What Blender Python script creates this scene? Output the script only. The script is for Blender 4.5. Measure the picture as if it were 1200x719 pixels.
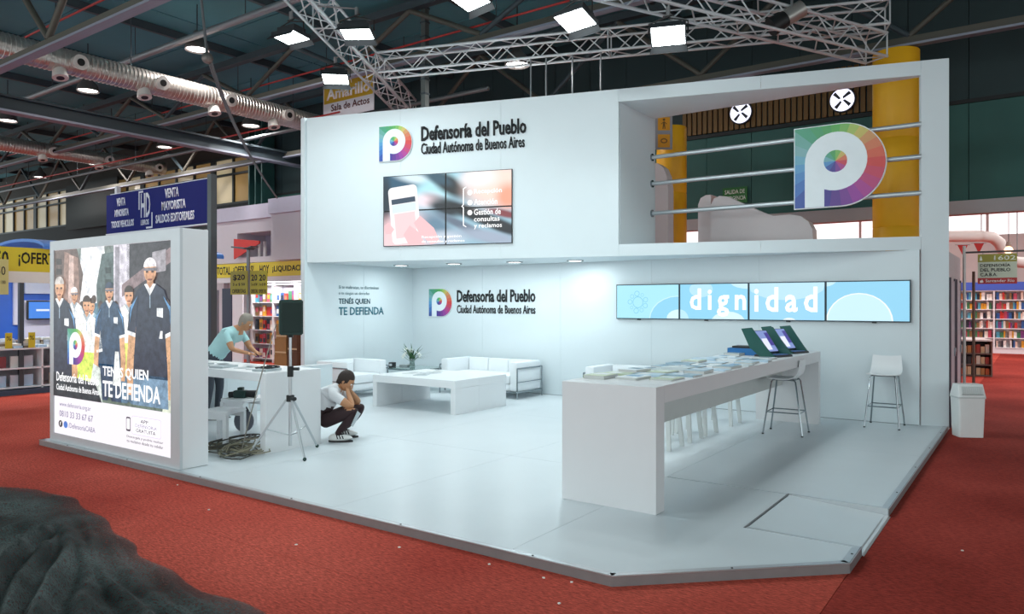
import bpy, bmesh, math, random
from mathutils import Vector, Matrix, Euler
random.seed(7)
S = bpy.context.scene
COL = S.collection
for o in list(bpy.data.objects): bpy.data.objects.remove(o)

# ------------------------------------------------------------------ camera, world, exposure
FPX, CXP, HYP = 865.0, 600.0, 356.0          # focal length, centre and horizon in 1200x719 pixels
CAMZ, PT = 1.765, 0.065                      # eye height, top of the white platform
TH = math.atan(613.0/865.0)
cT, sT = math.cos(TH), math.sin(TH)
cam = bpy.data.cameras.new('camera'); camo = bpy.data.objects.new('camera', cam); COL.objects.link(camo)
camo.location = (0, 0, CAMZ); camo.rotation_euler = (math.pi/2, 0, TH)
cam.sensor_width = 36.0; cam.lens = 36.0*FPX/1200.0
cam.shift_y = -(359.5-HYP)/1200.0
cam.clip_start = .05; cam.clip_end = 300
S.camera = camo
W = bpy.data.worlds.new('hall_light'); S.world = W; W.use_nodes = True
W.node_tree.nodes['Background'].inputs[0].default_value = (.87, .96, .97, 1)
W.node_tree.nodes['Background'].inputs[1].default_value = 1.50
S.view_settings.view_transform = 'Standard'
S.view_settings.look = 'None'
S.view_settings.gamma = 1.0
S.view_settings.use_curve_mapping = False
S.view_settings.exposure = 0.18
FLOOD_W = 30.0      # watts of each big floodlight on the rigging
DOWN_W = 10.5        # watts of each small recessed downlight
BAY_W = 95.0         # watts of each round hall lamp

# pixel -> place, along the ray through a pixel until it meets a floor height or a wall plane
def c2w(r, f): return (r*cT - f*sT, r*sT + f*cT)
def gp(px, py, z=PT):
    d = (CAMZ-z)*FPX/(py-HYP); x, y = c2w((px-CXP)/FPX*d, d); return (x, y, z)
def ray(px): return c2w((px-CXP)/FPX, 1.0)
def yw(px, py, Y):
    dx, dy = ray(px); t = Y/dy; return (dx*t, Y, CAMZ-(py-HYP)/FPX*t)
def xw(px, py, X):
    dx, dy = ray(px); t = X/dx; return (X, dy*t, CAMZ-(py-HYP)/FPX*t)
def dp(px, py, d):
    x, y = c2w((px-CXP)/FPX*d, d); return (x, y, CAMZ-(py-HYP)/FPX*d)

# ------------------------------------------------------------------ materials
def lin(c): return c/12.92 if c <= .04045 else ((c+.055)/1.055)**2.4
def rgb(h):
    h = h.lstrip('#'); return tuple(lin(int(h[i:i+2], 16)/255) for i in (0, 2, 4))
MC = {}
def mat(h, rough=.5, metal=0., emit=0., var=.05, scale=6., bump=0., bscale=60., alpha=1., trans=0., coat=0.):
    k = (h, rough, metal, emit, var, scale, bump, bscale, alpha, trans, coat)
    if k in MC: return MC[k]
    m = bpy.data.materials.new('m_'+h.lstrip('#')); m.use_nodes = True
    nt = m.node_tree; b = nt.nodes['Principled BSDF']; L = nt.links
    c = rgb(h)
    b.inputs['Roughness'].default_value = rough; b.inputs['Metallic'].default_value = metal
    b.inputs['Alpha'].default_value = alpha
    b.inputs['Transmission Weight'].default_value = trans
    b.inputs['Coat Weight'].default_value = coat
    tc = nt.nodes.new('ShaderNodeTexCoord')
    n = nt.nodes.new('ShaderNodeTexNoise'); n.inputs['Scale'].default_value = scale; n.inputs['Detail'].default_value = 4
    L.new(tc.outputs['Object'], n.inputs['Vector'])
    mx = nt.nodes.new('ShaderNodeMix'); mx.data_type = 'RGBA'
    mx.inputs['A'].default_value = tuple(v*(1-var) for v in c)+(1,)
    mx.inputs['B'].default_value = tuple(min(1, v*(1+var)) for v in c)+(1,)
    L.new(n.outputs['Fac'], mx.inputs['Factor']); L.new(mx.outputs['Result'], b.inputs['Base Color'])
    if emit:
        L.new(mx.outputs['Result'], b.inputs['Emission Color']); b.inputs['Emission Strength'].default_value = emit
    if bump:
        n2 = nt.nodes.new('ShaderNodeTexNoise'); n2.inputs['Scale'].default_value = bscale; n2.inputs['Detail'].default_value = 6
        L.new(tc.outputs['Object'], n2.inputs['Vector'])
        bp = nt.nodes.new('ShaderNodeBump'); bp.inputs['Strength'].default_value = bump; bp.inputs['Distance'].default_value = .02
        L.new(n2.outputs['Fac'], bp.inputs['Height']); L.new(bp.outputs['Normal'], b.inputs['Normal'])
    MC[k] = m; return m
def glow(h, e=1.0):
    """printed or displayed colour on a backlit surface"""
    k = ('glow', h, e)
    if k in MC: return MC[k]
    m = bpy.data.materials.new('lit_'+h.lstrip('#')); m.use_nodes = True; nt = m.node_tree
    b = nt.nodes['Principled BSDF']; c = rgb(h)
    b.inputs['Base Color'].default_value = (.02, .02, .02, 1); b.inputs['Roughness'].default_value = .35
    b.inputs['Emission Color'].default_value = c+(1,); b.inputs['Emission Strength'].default_value = e
    MC[k] = m; return m
def printed(h, e=1.0, var=.38, scale=16.):
    """colour of a photographic print lit from behind, mottled like skin, cloth and masonry"""
    k = ('print', h, e, var, scale)
    if k in MC: return MC[k]
    m = bpy.data.materials.new('print_'+h.lstrip('#')); m.use_nodes = True; nt = m.node_tree; L = nt.links
    b = nt.nodes['Principled BSDF']; c = rgb(h); b.inputs['Base Color'].default_value = (.02, .02, .02, 1); b.inputs['Roughness'].default_value = .35
    tc = nt.nodes.new('ShaderNodeTexCoord'); n = nt.nodes.new('ShaderNodeTexNoise'); n.inputs['Scale'].default_value = scale; n.inputs['Detail'].default_value = 6; n.inputs['Roughness'].default_value = .7
    L.new(tc.outputs['Object'], n.inputs['Vector'])
    r = nt.nodes.new('ShaderNodeValToRGB'); el = r.color_ramp.elements
    el[0].position = .36; el[0].color = tuple(v*(1-var*1.4) if var*1.4 < 1 else 0 for v in c)+(1,); el[1].position = .66; el[1].color = tuple(min(1, v*(1+var)+.02) for v in c)+(1,)
    L.new(n.outputs['Fac'], r.inputs['Fac']); L.new(r.outputs['Color'], b.inputs['Emission Color']); b.inputs['Emission Strength'].default_value = e
    MC[k] = m; return m
def blob_mat(name, base, blobs, e=1.0, coord=None):
    """soft picture on a display: ellipses of colour in the display's own plane (cx, cy, rx, ry, angle, colour, soft)"""
    m = bpy.data.materials.new(name); m.use_nodes = True; nt = m.node_tree; L = nt.links
    b = nt.nodes['Principled BSDF']; b.inputs['Base Color'].default_value = (.02, .02, .02, 1); b.inputs['Roughness'].default_value = .3
    tc = nt.nodes.new('ShaderNodeTexCoord'); tc.object = coord
    cur = None
    for cx, cy, rx, ry, a, h, soft in blobs:
        mp = nt.nodes.new('ShaderNodeMapping'); mp.vector_type = 'TEXTURE'
        mp.inputs['Location'].default_value = (cx, cy, 0); mp.inputs['Rotation'].default_value = (0, 0, a)
        mp.inputs['Scale'].default_value = (rx, ry, 1e3)
        L.new(tc.outputs['Object'], mp.inputs['Vector'])
        ln = nt.nodes.new('ShaderNodeVectorMath'); ln.operation = 'LENGTH'; L.new(mp.outputs[0], ln.inputs[0])
        mr = nt.nodes.new('ShaderNodeMapRange'); mr.interpolation_type = 'SMOOTHSTEP'
        mr.inputs['From Min'].default_value = 1+soft; mr.inputs['From Max'].default_value = max(0, 1-soft)
        L.new(ln.outputs['Value'], mr.inputs['Value'])
        mx = nt.nodes.new('ShaderNodeMix'); mx.data_type = 'RGBA'
        if cur is None: mx.inputs['A'].default_value = rgb(base)+(1,)
        else: L.new(cur, mx.inputs['A'])
        mx.inputs['B'].default_value = rgb(h)+(1,)
        L.new(mr.outputs['Result'], mx.inputs['Factor']); cur = mx.outputs['Result']
    L.new(cur, b.inputs['Emission Color']); b.inputs['Emission Strength'].default_value = e
    return m

WHITE = mat('#d6e0e4', .45, var=.02, scale=2.5)
WHITE2 = mat('#e6e8ea', .4, var=.02, scale=3)
FLOORW = mat('#d3dade', .32, var=.035, scale=1.8)
LEATHER = mat('#e9edf0', .38, var=.02, bump=.05, bscale=90)
CHROME = mat('#99a1a6', .16, 1., var=.02)
TRUSSM = mat('#d9dee1', .35, .35, var=.05, scale=12)
ALU = mat('#c6cacd', .32, .9, var=.05, scale=12)
ALUD = mat('#8f8f90', .45, .8, var=.1, scale=10)
BLACK = mat('#141617', .5, var=.1)
DGREEN = mat('#123631', .55, var=.1)
STEEL = mat('#3c484e', .6, .2, var=.12, scale=3)
STEELB = mat('#55534b', .6, .2, var=.12, scale=3)
STEELL = mat('#8d92a0', .5, .4, var=.1, scale=4)
DUCT = mat('#bdb8b2', .32, .75, var=.12, scale=8)
YELLOW = mat('#f0b316', .5, var=.05)
RED = mat('#d3231c', .5, var=.05)

# ------------------------------------------------------------------ mesh helpers
class MB:
    """collects shapes of one part"""
    def __init__(s): s.bm = bmesh.new()
    def box(s, a, b, bev=0.):
        t = bmesh.new()
        r = bmesh.ops.create_cube(t, size=1)
        for v in t.verts:
            v.co = Vector(((a[i]+b[i])/2 + v.co[i]*(b[i]-a[i]) for i in range(3)))
        if bev: bmesh.ops.bevel(t, geom=list(t.edges), offset=bev, segments=2, affect='EDGES', profile=.6)
        s.merge(t); return s
    def merge(s, t, M=None):
        if M is not None: bmesh.ops.transform(t, matrix=M, verts=t.verts)
        me = bpy.data.meshes.new('tmp'); t.to_mesh(me); t.free(); s.bm.from_mesh(me); bpy.data.meshes.remove(me)
    def prism(s, pts, z0, z1, bev=0.):
        t = bmesh.new()
        lo = [t.verts.new((p[0], p[1], z0)) for p in pts]; hi = [t.verts.new((p[0], p[1], z1)) for p in pts]
        n = len(pts); t.faces.new(hi); t.faces.new(lo[::-1])
        for i in range(n): t.faces.new((lo[i], lo[(i+1) % n], hi[(i+1) % n], hi[i]))
        bmesh.ops.recalc_face_normals(t, faces=t.faces)
        if bev: bmesh.ops.bevel(t, geom=list(t.edges), offset=bev, segments=2, affect='EDGES')
        s.merge(t); return s
    def slab(s, quad, th):
        """quad of four 3-D points, given a thickness"""
        p = [Vector(q) for q in quad]; n = (p[1]-p[0]).cross(p[2]-p[0]).normalized()*th
        t = bmesh.new(); a = [t.verts.new(q) for q in p]; b = [t.verts.new(q-n) for q in p]; m = len(p)
        t.faces.new(a); t.faces.new(b[::-1])
        for i in range(m): t.faces.new((a[i], b[i], b[(i+1) % m], a[(i+1) % m]))
        bmesh.ops.recalc_face_normals(t, faces=t.faces); s.merge(t); return s
    def cyl(s, p0, p1, r, r2=None, n=12, caps=True):
        p0, p1 = Vector(p0), Vector(p1); d = p1-p0
        t = bmesh.new(); bmesh.ops.create_cone(t, cap_ends=caps, segments=n, radius1=r, radius2=r if r2 is None else r2, depth=d.length)
        s.merge(t, Matrix.Translation((p0+p1)/2) @ d.to_track_quat('Z', 'Y').to_matrix().to_4x4()); return s
    def ball(s, c, r, seg=14, sc=(1, 1, 1)):
        t = bmesh.new(); bmesh.ops.create_uvsphere(t, u_segments=seg, v_segments=max(6, seg*2//3), radius=r)
        s.merge(t, Matrix.Translation(c) @ Matrix.Diagonal((*sc, 1))); return s
    def tube(s, pts, r, n=6):
        P = [Vector(p) for p in pts]; t = bmesh.new(); rings = []
        up = Vector((.13, .27, .95)).normalized()
        for i, p in enumerate(P):
            d = (P[min(i+1, len(P)-1)]-P[max(i-1, 0)]).normalized()
            x = d.cross(up);
            if x.length < .05: x = d.cross(Vector((1, 0, 0)))
            x.normalize(); y = d.cross(x)
            rr = r[i] if isinstance(r, (list, tuple)) else r
            rings.append([t.verts.new(p+(x*math.cos(2*math.pi*k/n)+y*math.sin(2*math.pi*k/n))*rr) for k in range(n)])
        for a, b in zip(rings, rings[1:]):
            for k in range(n): t.faces.new((a[k], a[(k+1) % n], b[(k+1) % n], b[k]))
        t.faces.new(rings[0][::-1]); t.faces.new(rings[-1]); bmesh.ops.recalc_face_normals(t, faces=t.faces)
        s.merge(t); return s
    def lathe(s, prof, n=16, c=(0, 0, 0), caps=True):
        t = bmesh.new(); R = [[t.verts.new((c[0]+r*math.cos(2*math.pi*k/n), c[1]+r*math.sin(2*math.pi*k/n), c[2]+z)) for k in range(n)] for r, z in prof]
        for a, b in zip(R, R[1:]):
            for k in range(n): t.faces.new((a[k], a[(k+1) % n], b[(k+1) % n], b[k]))
        if caps: t.faces.new(R[0][::-1]); t.faces.new(R[-1])
        bmesh.ops.recalc_face_normals(t, faces=t.faces); s.merge(t); return s
    def build(s, name, m, parent=None, smooth=False):
        me = bpy.data.meshes.new(name); s.bm.to_mesh(me); s.bm.free()
        for x in (m if isinstance(m, (list, tuple)) else [m]): me.materials.append(x)
        if smooth:
            for p in me.polygons: p.use_smooth = True
        o = bpy.data.objects.new(name, me); COL.objects.link(o)
        if parent: o.parent = parent
        if smooth: autosmooth(me)
        return o
def autosmooth(me, ang=.7):
    bm = bmesh.new(); bm.from_mesh(me)
    for e in bm.edges:
        e.smooth = len(e.link_faces) == 2 and e.calc_face_angle(0) < ang
    bm.to_mesh(me); bm.free()
def tag(o, label=None, cat=None, group=None, kind=None):
    if label: o['label'] = label
    if cat: o['category'] = cat
    if group: o['group'] = group
    if kind: o['kind'] = kind
    return o
def thing(name, label, cat, loc=(0, 0, 0), rz=0., group=None, kind=None):
    o = bpy.data.objects.new(name, None); COL.objects.link(o); o.location = loc; o.rotation_euler = (0, 0, rz)
    o.empty_display_size = .1
    return tag(o, label, cat, group, kind)
def struct(name, label=None, loc=(0, 0, 0), rz=0.):
    return thing(name, label, None, loc, rz, None, 'structure')
def flat(name, label, cat, origin, u, group=None, kind=None):
    """an upright thing: local x runs along u, local y is up, local z points out of the face"""
    o = thing(name, label, cat, origin, 0, group, kind)
    u = Vector((u[0], u[1], 0)).normalized(); z = Vector((0, 0, 1)); n = u.cross(z)
    M = Matrix((u, z, n)).transposed(); o.rotation_euler = M.to_euler(); return o
def copy_tree(o, loc=None, rz=None, parent=None, label=None, group=None):
    c = o.copy(); COL.objects.link(c); c.parent = parent
    if loc is not None: c.location = loc
    if rz is not None: c.rotation_euler = (0, 0, rz)
    if label: c['label'] = label
    if group: c['group'] = group
    for ch in [k for k in o.children]: copy_tree(ch, parent=c)
    return c
ROD = {}
def rod(name, p0, p1, r, m, parent=None, n=8):
    """straight round bar; all bars of one material share a mesh"""
    k = (m.name, n)
    if k not in ROD:
        b = bmesh.new(); bmesh.ops.create_cone(b, cap_ends=True, segments=n, radius1=1, radius2=1, depth=1)
        me = bpy.data.meshes.new('bar'); b.to_mesh(me); b.free(); me.materials.append(m)
        for p in me.polygons: p.use_smooth = len(p.vertices) == 4
        ROD[k] = me
    o = bpy.data.objects.new(name, ROD[k]); COL.objects.link(o)
    p0, p1 = Vector(p0), Vector(p1); d = p1-p0
    o.matrix_local = Matrix.Translation((p0+p1)/2) @ d.to_track_quat('Z', 'Y').to_matrix().to_4x4() @ Matrix.Diagonal((r, r, d.length, 1))
    if parent: o.parent = parent; o.matrix_parent_inverse = Matrix()
    return o
BLK = {}
def block(name, c, size, m, parent=None, rz=0., bev=.04):
    """box piece; all box pieces of one material share a mesh"""
    k = m.name
    if k not in BLK:
        b = bmesh.new(); bmesh.ops.create_cube(b, size=1); me = bpy.data.meshes.new('piece'); b.to_mesh(me); b.free(); me.materials.append(m); BLK[k] = me
    o = bpy.data.objects.new(name, BLK[k]); COL.objects.link(o)
    o.location = c; o.scale = size; o.rotation_euler = (0, 0, rz)
    if parent: o.parent = parent
    return o
def text(name, s, m, parent, x0, y0, w, h, z=.002, ext=.002, bold=0., shear=0., font_size=1.0, space=1.0):
    """lettering fitted into the box x0..x0+w, y0..y0+h of an upright thing"""
    cu = bpy.data.curves.new('lettering', 'FONT'); cu.body = s; cu.size = font_size; cu.offset = bold; cu.shear = shear; cu.space_character = space
    cu.resolution_u = 2
    to = bpy.data.objects.new('tmp_text', cu); COL.objects.link(to)
    dg = bpy.context.evaluated_depsgraph_get(); dg.update()
    me = bpy.data.meshes.new_from_object(to.evaluated_get(dg)); bpy.data.objects.remove(to); bpy.data.curves.remove(cu)
    xs = [v.co.x for v in me.vertices]; ys = [v.co.y for v in me.vertices]
    sx = w/(max(xs)-min(xs)); sy = h/(max(ys)-min(ys)); mx, my = min(xs), min(ys)
    bm = bmesh.new(); bm.from_mesh(me); bpy.data.meshes.remove(me)
    bmesh.ops.dissolve_limit(bm, angle_limit=.02, verts=bm.verts, edges=bm.edges)
    for v in bm.verts: v.co = Vector((x0+(v.co.x-mx)*sx, y0+(v.co.y-my)*sy, z+ext))
    r = bmesh.ops.extrude_face_region(bm, geom=bm.faces[:])
    bot = [g for g in r['geom'] if isinstance(g, bmesh.types.BMVert)]
    for v in bot: v.co.z = z
    bmesh.ops.recalc_face_normals(bm, faces=bm.faces)
    me = bpy.data.meshes.new(name); bm.to_mesh(me); bm.free(); me.materials.append(m)
    o = bpy.data.objects.new(name, me); COL.objects.link(o); o.parent = parent
    return o
def poly(name, pts, m, parent, z=.002, th=.0015):
    return MB().prism(pts, z, z+th).build(name, m, parent)
def ellipse(cx, cy, rx, ry, n=20, a0=0., a1=2*math.pi, rot=0.):
    out = []
    full = abs(a1-a0-2*math.pi) < 1e-6
    for i in range(n + (0 if full else 1)):
        a = a0+(a1-a0)*i/n; x, y = rx*math.cos(a), ry*math.sin(a)
        out.append((cx+x*math.cos(rot)-y*math.sin(rot), cy+x*math.sin(rot)+y*math.cos(rot)))
    return out
def rrect(x0, y0, x1, y1, r, n=5):
    out = []
    for cx, cy, a in ((x1-r, y0+r, -math.pi/2), (x1-r, y1-r, 0), (x0+r, y1-r, math.pi/2), (x0+r, y0+r, math.pi)):
        out += [(cx+r*math.cos(a+math.pi/2*i/n), cy+r*math.sin(a+math.pi/2*i/n)) for i in range(n+1)]
    return out

# the rainbow emblem: a D-shaped field of coloured wedges around a white p
def wedge_colour(a):
    keys = [(0, (.02, .78, .90)), (30, (.06, .62, .88)), (52, (.16, .55, .85)), (80, (.30, .55, .76)), (100, (.36, .60, .68)), (130, (.43, .65, .66)),
            (155, (.50, .30, .72)), (180, (.56, .60, .85)), (210, (.59, .75, .80)), (240, (.64, .75, .60)), (270, (.74, .70, .58)), (300, (.83, .70, .65)), (330, (.94, .76, .80)), (360, (1.02, .78, .90))]
    a %= 360
    for (a0, c0), (a1, c1) in zip(keys, keys[1:]):
        if a0 <= a <= a1:
            f = (a-a0)/(a1-a0); h, s, v = (c0[i]+(c1[i]-c0[i])*f for i in range(3)); break
    import colorsys
    return '#%02x%02x%02x' % tuple(int(255*q) for q in colorsys.hsv_to_rgb(h % 1, s*.90, v*.92))
def emblem(parent, x0, y0, w, h, z=0., th=.02, emit=None, nw=26, single=True):
    """x0,y0 lower-left corner. single: each wedge is its own part"""
    mk = (lambda c: glow(c, emit)) if emit else (lambda c: mat(c, .4))
    R = h*.5; cx, cy = x0+w*.465, y0+h*.55
    def edge(a):
        d = Vector((math.cos(a), math.sin(a))); best = 9e9
        if d.x < -1e-9: best = min(best, (x0-cx)/d.x)
        for Y in (y0, y0+h):
            if abs(d.y) > 1e-9:
                t = (Y-cy)/d.y
                if t > 0 and cx+d.x*t <= x0+w-R: best = min(best, t)
        # arc
        ox, oy = cx-(x0+w-R), cy-(y0+R); bq = ox*d.x+oy*d.y; cq = ox*ox+oy*oy-R*R; disc = bq*bq-cq
        if disc > 0:
            t = -bq+math.sqrt(disc)
            if t > 0 and cx+d.x*t > x0+w-R: best = min(best, t)
        return (cx+d.x*best, cy+d.y*best)
    corners = [(math.atan2(y0+h-cy, x0-cx), (x0, y0+h)), (math.atan2(y0-cy, x0-cx) % (2*math.pi), (x0, y0))]
    parts = []
    for i in range(nw):
        a0, a1 = 2*math.pi*i/nw, 2*math.pi*(i+1)/nw
        pts = [(cx, cy)]
        m = 3
        seq = [(a0+(a1-a0)*j/m, edge(a0+(a1-a0)*j/m)) for j in range(m+1)]
        for ca, cp in corners:
            if a0 < ca < a1: seq.append((ca, cp))
        seq.sort(key=lambda q: q[0]); pts += [q[1] for q in seq]
        parts.append((pts, wedge_colour(math.degrees((a0+a1)/2))))
    rp = h*.36
    st0, st1 = cx-rp, cx-rp*.36
    pp = [(st1, y0)] + ellipse(cx, cy, rp, rp, 28, -math.pi/2-.37, math.pi) + [(st0, y0)]
    disc = [([(cx, cy)]+ellipse(cx, cy, h*.135, h*.135, 2, 2*math.pi*i/12, 2*math.pi*(i+1)/12), wedge_colour(30*i+15)) for i in range(12)]
    wm = glow('#f4f8fb', emit) if emit else mat('#e4ecf0', .4)
    if single:
        for p, c in parts: poly('wedge', p, mk(c), parent, z, th)
        pw = poly('letter_p', pp, wm, parent, z+th+.0005, th*.4)
        for p, c in disc: poly('disc_wedge', p, mk(c), pw, z+th*1.4+.001, th*.3)
    else:
        b = MB(); mats = []
        def addp(p, c, za, t_, mm=None):
            mm = mm or mk(c); n0 = len(b.bm.faces); b.prism(p, za, za+t_); b.bm.faces.ensure_lookup_table()
            if mm not in mats: mats.append(mm)
            for f in b.bm.faces[n0:]: f.material_index = mats.index(mm)
        for p, c in parts: addp(p, c, z, th)
        o = b.build('colour_wheel', mats, parent)
        pw = poly('letter_p', pp, wm, parent, z+th+.0005, th*.4)
        b = MB(); mats = []
        for p, c in disc: addp(p, c, z+th*1.4+.001, th*.3)
        b.build('disc', mats, pw)
# ================================================================== THE HALL
def carpet_mat(dark, light):
    m = bpy.data.materials.new('red_carpet'); m.use_nodes = True; nt = m.node_tree; L = nt.links; b = nt.nodes['Principled BSDF']
    tc = nt.nodes.new('ShaderNodeTexCoord')
    n1 = nt.nodes.new('ShaderNodeTexNoise'); n1.inputs['Scale'].default_value = .55; n1.inputs['Detail'].default_value = 5; L.new(tc.outputs['Object'], n1.inputs['Vector'])
    n2 = nt.nodes.new('ShaderNodeTexNoise'); n2.inputs['Scale'].default_value = 46; n2.inputs['Detail'].default_value = 5; n2.inputs['Roughness'].default_value = .75
    mp = nt.nodes.new('ShaderNodeMapping'); mp.inputs['Scale'].default_value = (.45, 1.6, 1); mp.inputs['Rotation'].default_value = (0, 0, .5)
    L.new(tc.outputs['Object'], mp.inputs['Vector']); L.new(mp.outputs[0], n2.inputs['Vector'])
    r1 = nt.nodes.new('ShaderNodeValToRGB'); e = r1.color_ramp.elements
    e[0].position = .32; e[0].color = rgb(dark)+(1,); e[1].position = .68; e[1].color = rgb(light)+(1,)
    L.new(n1.outputs['Fac'], r1.inputs['Fac'])
    r2 = nt.nodes.new('ShaderNodeValToRGB'); e = r2.color_ramp.elements
    e[0].position = .33; e[0].color = (.20, .17, .17, 1); e[1].position = .66; e[1].color = (1.35, 1.33, 1.33, 1)
    L.new(n2.outputs['Fac'], r2.inputs['Fac'])
    mx = nt.nodes.new('ShaderNodeMix'); mx.data_type = 'RGBA'; mx.blend_type = 'MULTIPLY'; mx.inputs['Factor'].default_value = .8
    L.new(r1.outputs['Color'], mx.inputs['A']); L.new(r2.outputs['Color'], mx.inputs['B'])
    L.new(mx.outputs['Result'], b.inputs['Base Color']); b.inputs['Roughness'].default_value = .95
    b.inputs['Specular IOR Level'].default_value = .15
    bp = nt.nodes.new('ShaderNodeBump'); bp.inputs['Strength'].default_value = .35; bp.inputs['Distance'].default_value = .01
    L.new(n2.outputs['Fac'], bp.inputs['Height']); L.new(bp.outputs['Normal'], b.inputs['Normal'])
    return m
CARPET = carpet_mat('#b03f32', '#d4604f'); CARPET2 = carpet_mat('#8e2b20', '#b5463a')
fl = struct('floor', 'red needle-felt carpet laid in strips over the hall floor')
# carpet strips: two seams run beside the platform, one starts at its front right corner
def strip(pts, m=None): MB().prism(pts, -.03, 0.).build('carpet_strip', m or CARPET, fl)
G = .0022
s1 = 3.30; s2 = 1.30
strip([(-46, s1+G), (-1.0-G, s1+G), (-1.0-G, 42), (-46, 42)])
strip([(-46, s2+G), (-1.0-G, s2+G), (-1.0-G, s1-G), (-46, s1-G)])
strip([(-46, -6), (-1.0-G, -6), (-1.0-G, s2-G), (-46, s2-G)])
strip([(-1.0+G, -6), (2.9-G, -6), (2.9-G, 42), (-1.0+G, 42)], CARPET2)
strip([(2.9+G, -6), (30, -6), (30, 42), (2.9+G, 42)], CARPET2)
MB().box((-46, -6, -.08), (30, 42, -.031)).build('underlay', mat('#3a0f0c', .95), fl)

# bits of paper litter on the carpet
for i, (px, py) in enumerate([(468, 641), (573, 661), (637, 677), (670, 682), (245, 597), (347, 638), (655, 707), (208, 568), (1128, 645)]):
    x, y, _ = gp(px, py, 0)
    o = MB().prism([(-.010, -.006), (.007, -.009), (.011, .005), (-.003, .008)], 0, .005).build('paper_scrap', mat('#e8e4dd', .8))
    o.location = (x, y, 0.0); o.rotation_euler = (0, 0, i*1.3)
    tag(o, 'tiny white paper scrap lying on the red carpet in front of the platform' if i < 8 else 'tiny white paper scrap on the carpet right of the platform', 'paper scrap', 'paper scraps on the carpet' if i < 8 else None)

# ---- ceiling
CEIL = mat('#47808a', .8, var=.15, scale=.8)
CZ8 = 8.3
ce = struct('ceiling', 'dark teal corrugated hall roof high above the stands')
ys = [-6+2.75*i for i in range(9)]
for j in range(8):
    for i in range(7):
        x0 = -46+10*i; MB().box((x0+.02, ys[j]+.02, CZ8), (x0+9.98, ys[j+1]-.02, CZ8+.06)).build('roof_panel', CEIL, ce)
MB().box((-46, -6, CZ8+.07), (24, 16.3, CZ8+.12)).build('roof_deck', mat('#0c1a1c', .9), ce)
# purlins run along the hall under the roof
for i in range(17):
    block('purlin', (-44+3.4*i, 5, CZ8-.10), (.10, 22, .18), STEEL, ce)
# roof trusses across the hall: chords and W-shaped web
def hall_truss(Y, zb, zt, x0, x1, label, ph=0.):
    t = struct('roof_truss', label)
    block('bottom_chord', ((x0+x1)/2, Y, zb), (x1-x0, .17, .04), STEELL, t)
    block('bottom_chord', ((x0+x1)/2, Y, zb+.09), (x1-x0, .05, .13), STEELB, t)
    block('top_chord', ((x0+x1)/2, Y, zt), (x1-x0, .18, .16), STEEL, t)
    n = int((x1-x0)/1.9); up = False
    for i in range(n):
        xa = x0+ph+1.9*i; xb = xa+1.9
        if xb > x1: break
        za, zb2 = (zb+.17, zt-.08) if i % 2 == 0 else (zt-.08, zb+.17)
        rod('web_member', (xa, Y, za), (xb, Y, zb2), .055, STEELB if i % 3 else STEEL, t, 6)
    return t
hall_truss(5.48, 5.95, 8.05, -40, 6, 'painted steel roof truss nearest the camera above the ducts', .2)
hall_truss(11.5, 6.9, 8.05, -44, 3, 'painted steel roof truss passing over the middle of the stand', .9)
hall_truss(14.6, 6.3, 8.05, -44, 3, 'painted steel roof truss close to the glazed far wall', .4)
# lengthwise girder and pipes
g = struct('roof_girder', 'dark steel girder running lengthwise under the roof trusses')
block('flange', (-19, 6, 6.45), (.30, 20, .05), STEEL, g); block('flange', (-19, 6, 6.12), (.30, 20, .05), STEELL, g); block('girder_web', (-19, 6, 6.285), (.05, 20, .28), STEEL, g)
for i, (Y, z, r, m, lab, x0, x1) in enumerate([
        (8.9, 7.45, .07, mat('#8b9195', .4, .5), 'thick grey pipe hung across the hall under the roof', -40, -4),
        (7.2, 7.75, .022, mat('#a52a26', .5), 'red sprinkler pipe nearest the camera under the roof', -40, -8),
        (11.6, 7.3, .022, mat('#a52a26', .5), 'red sprinkler pipe crossing behind the middle roof truss', -40, -3),
        (13.2, 6.6, .05, mat('#6d7478', .5, .4), 'thin grey conduit near the glazed far wall', -44, -10),
        (12.4, 6.5, .022, mat('#a52a26', .5), 'red sprinkler pipe nearest the glazed far wall', -44, -14)]):
    p = struct('ceiling_pipe', lab, (0, Y, z))
    rod('pipe', (x0, 0, 0), (x1, 0, 0), r, m, p, 10)
    x = x0+2
    while x < x1:
        rod('pipe_hanger', (x, 0, r), (x, 0, CZ8-z), .012, STEEL, p, 6); x += 4.2

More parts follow.
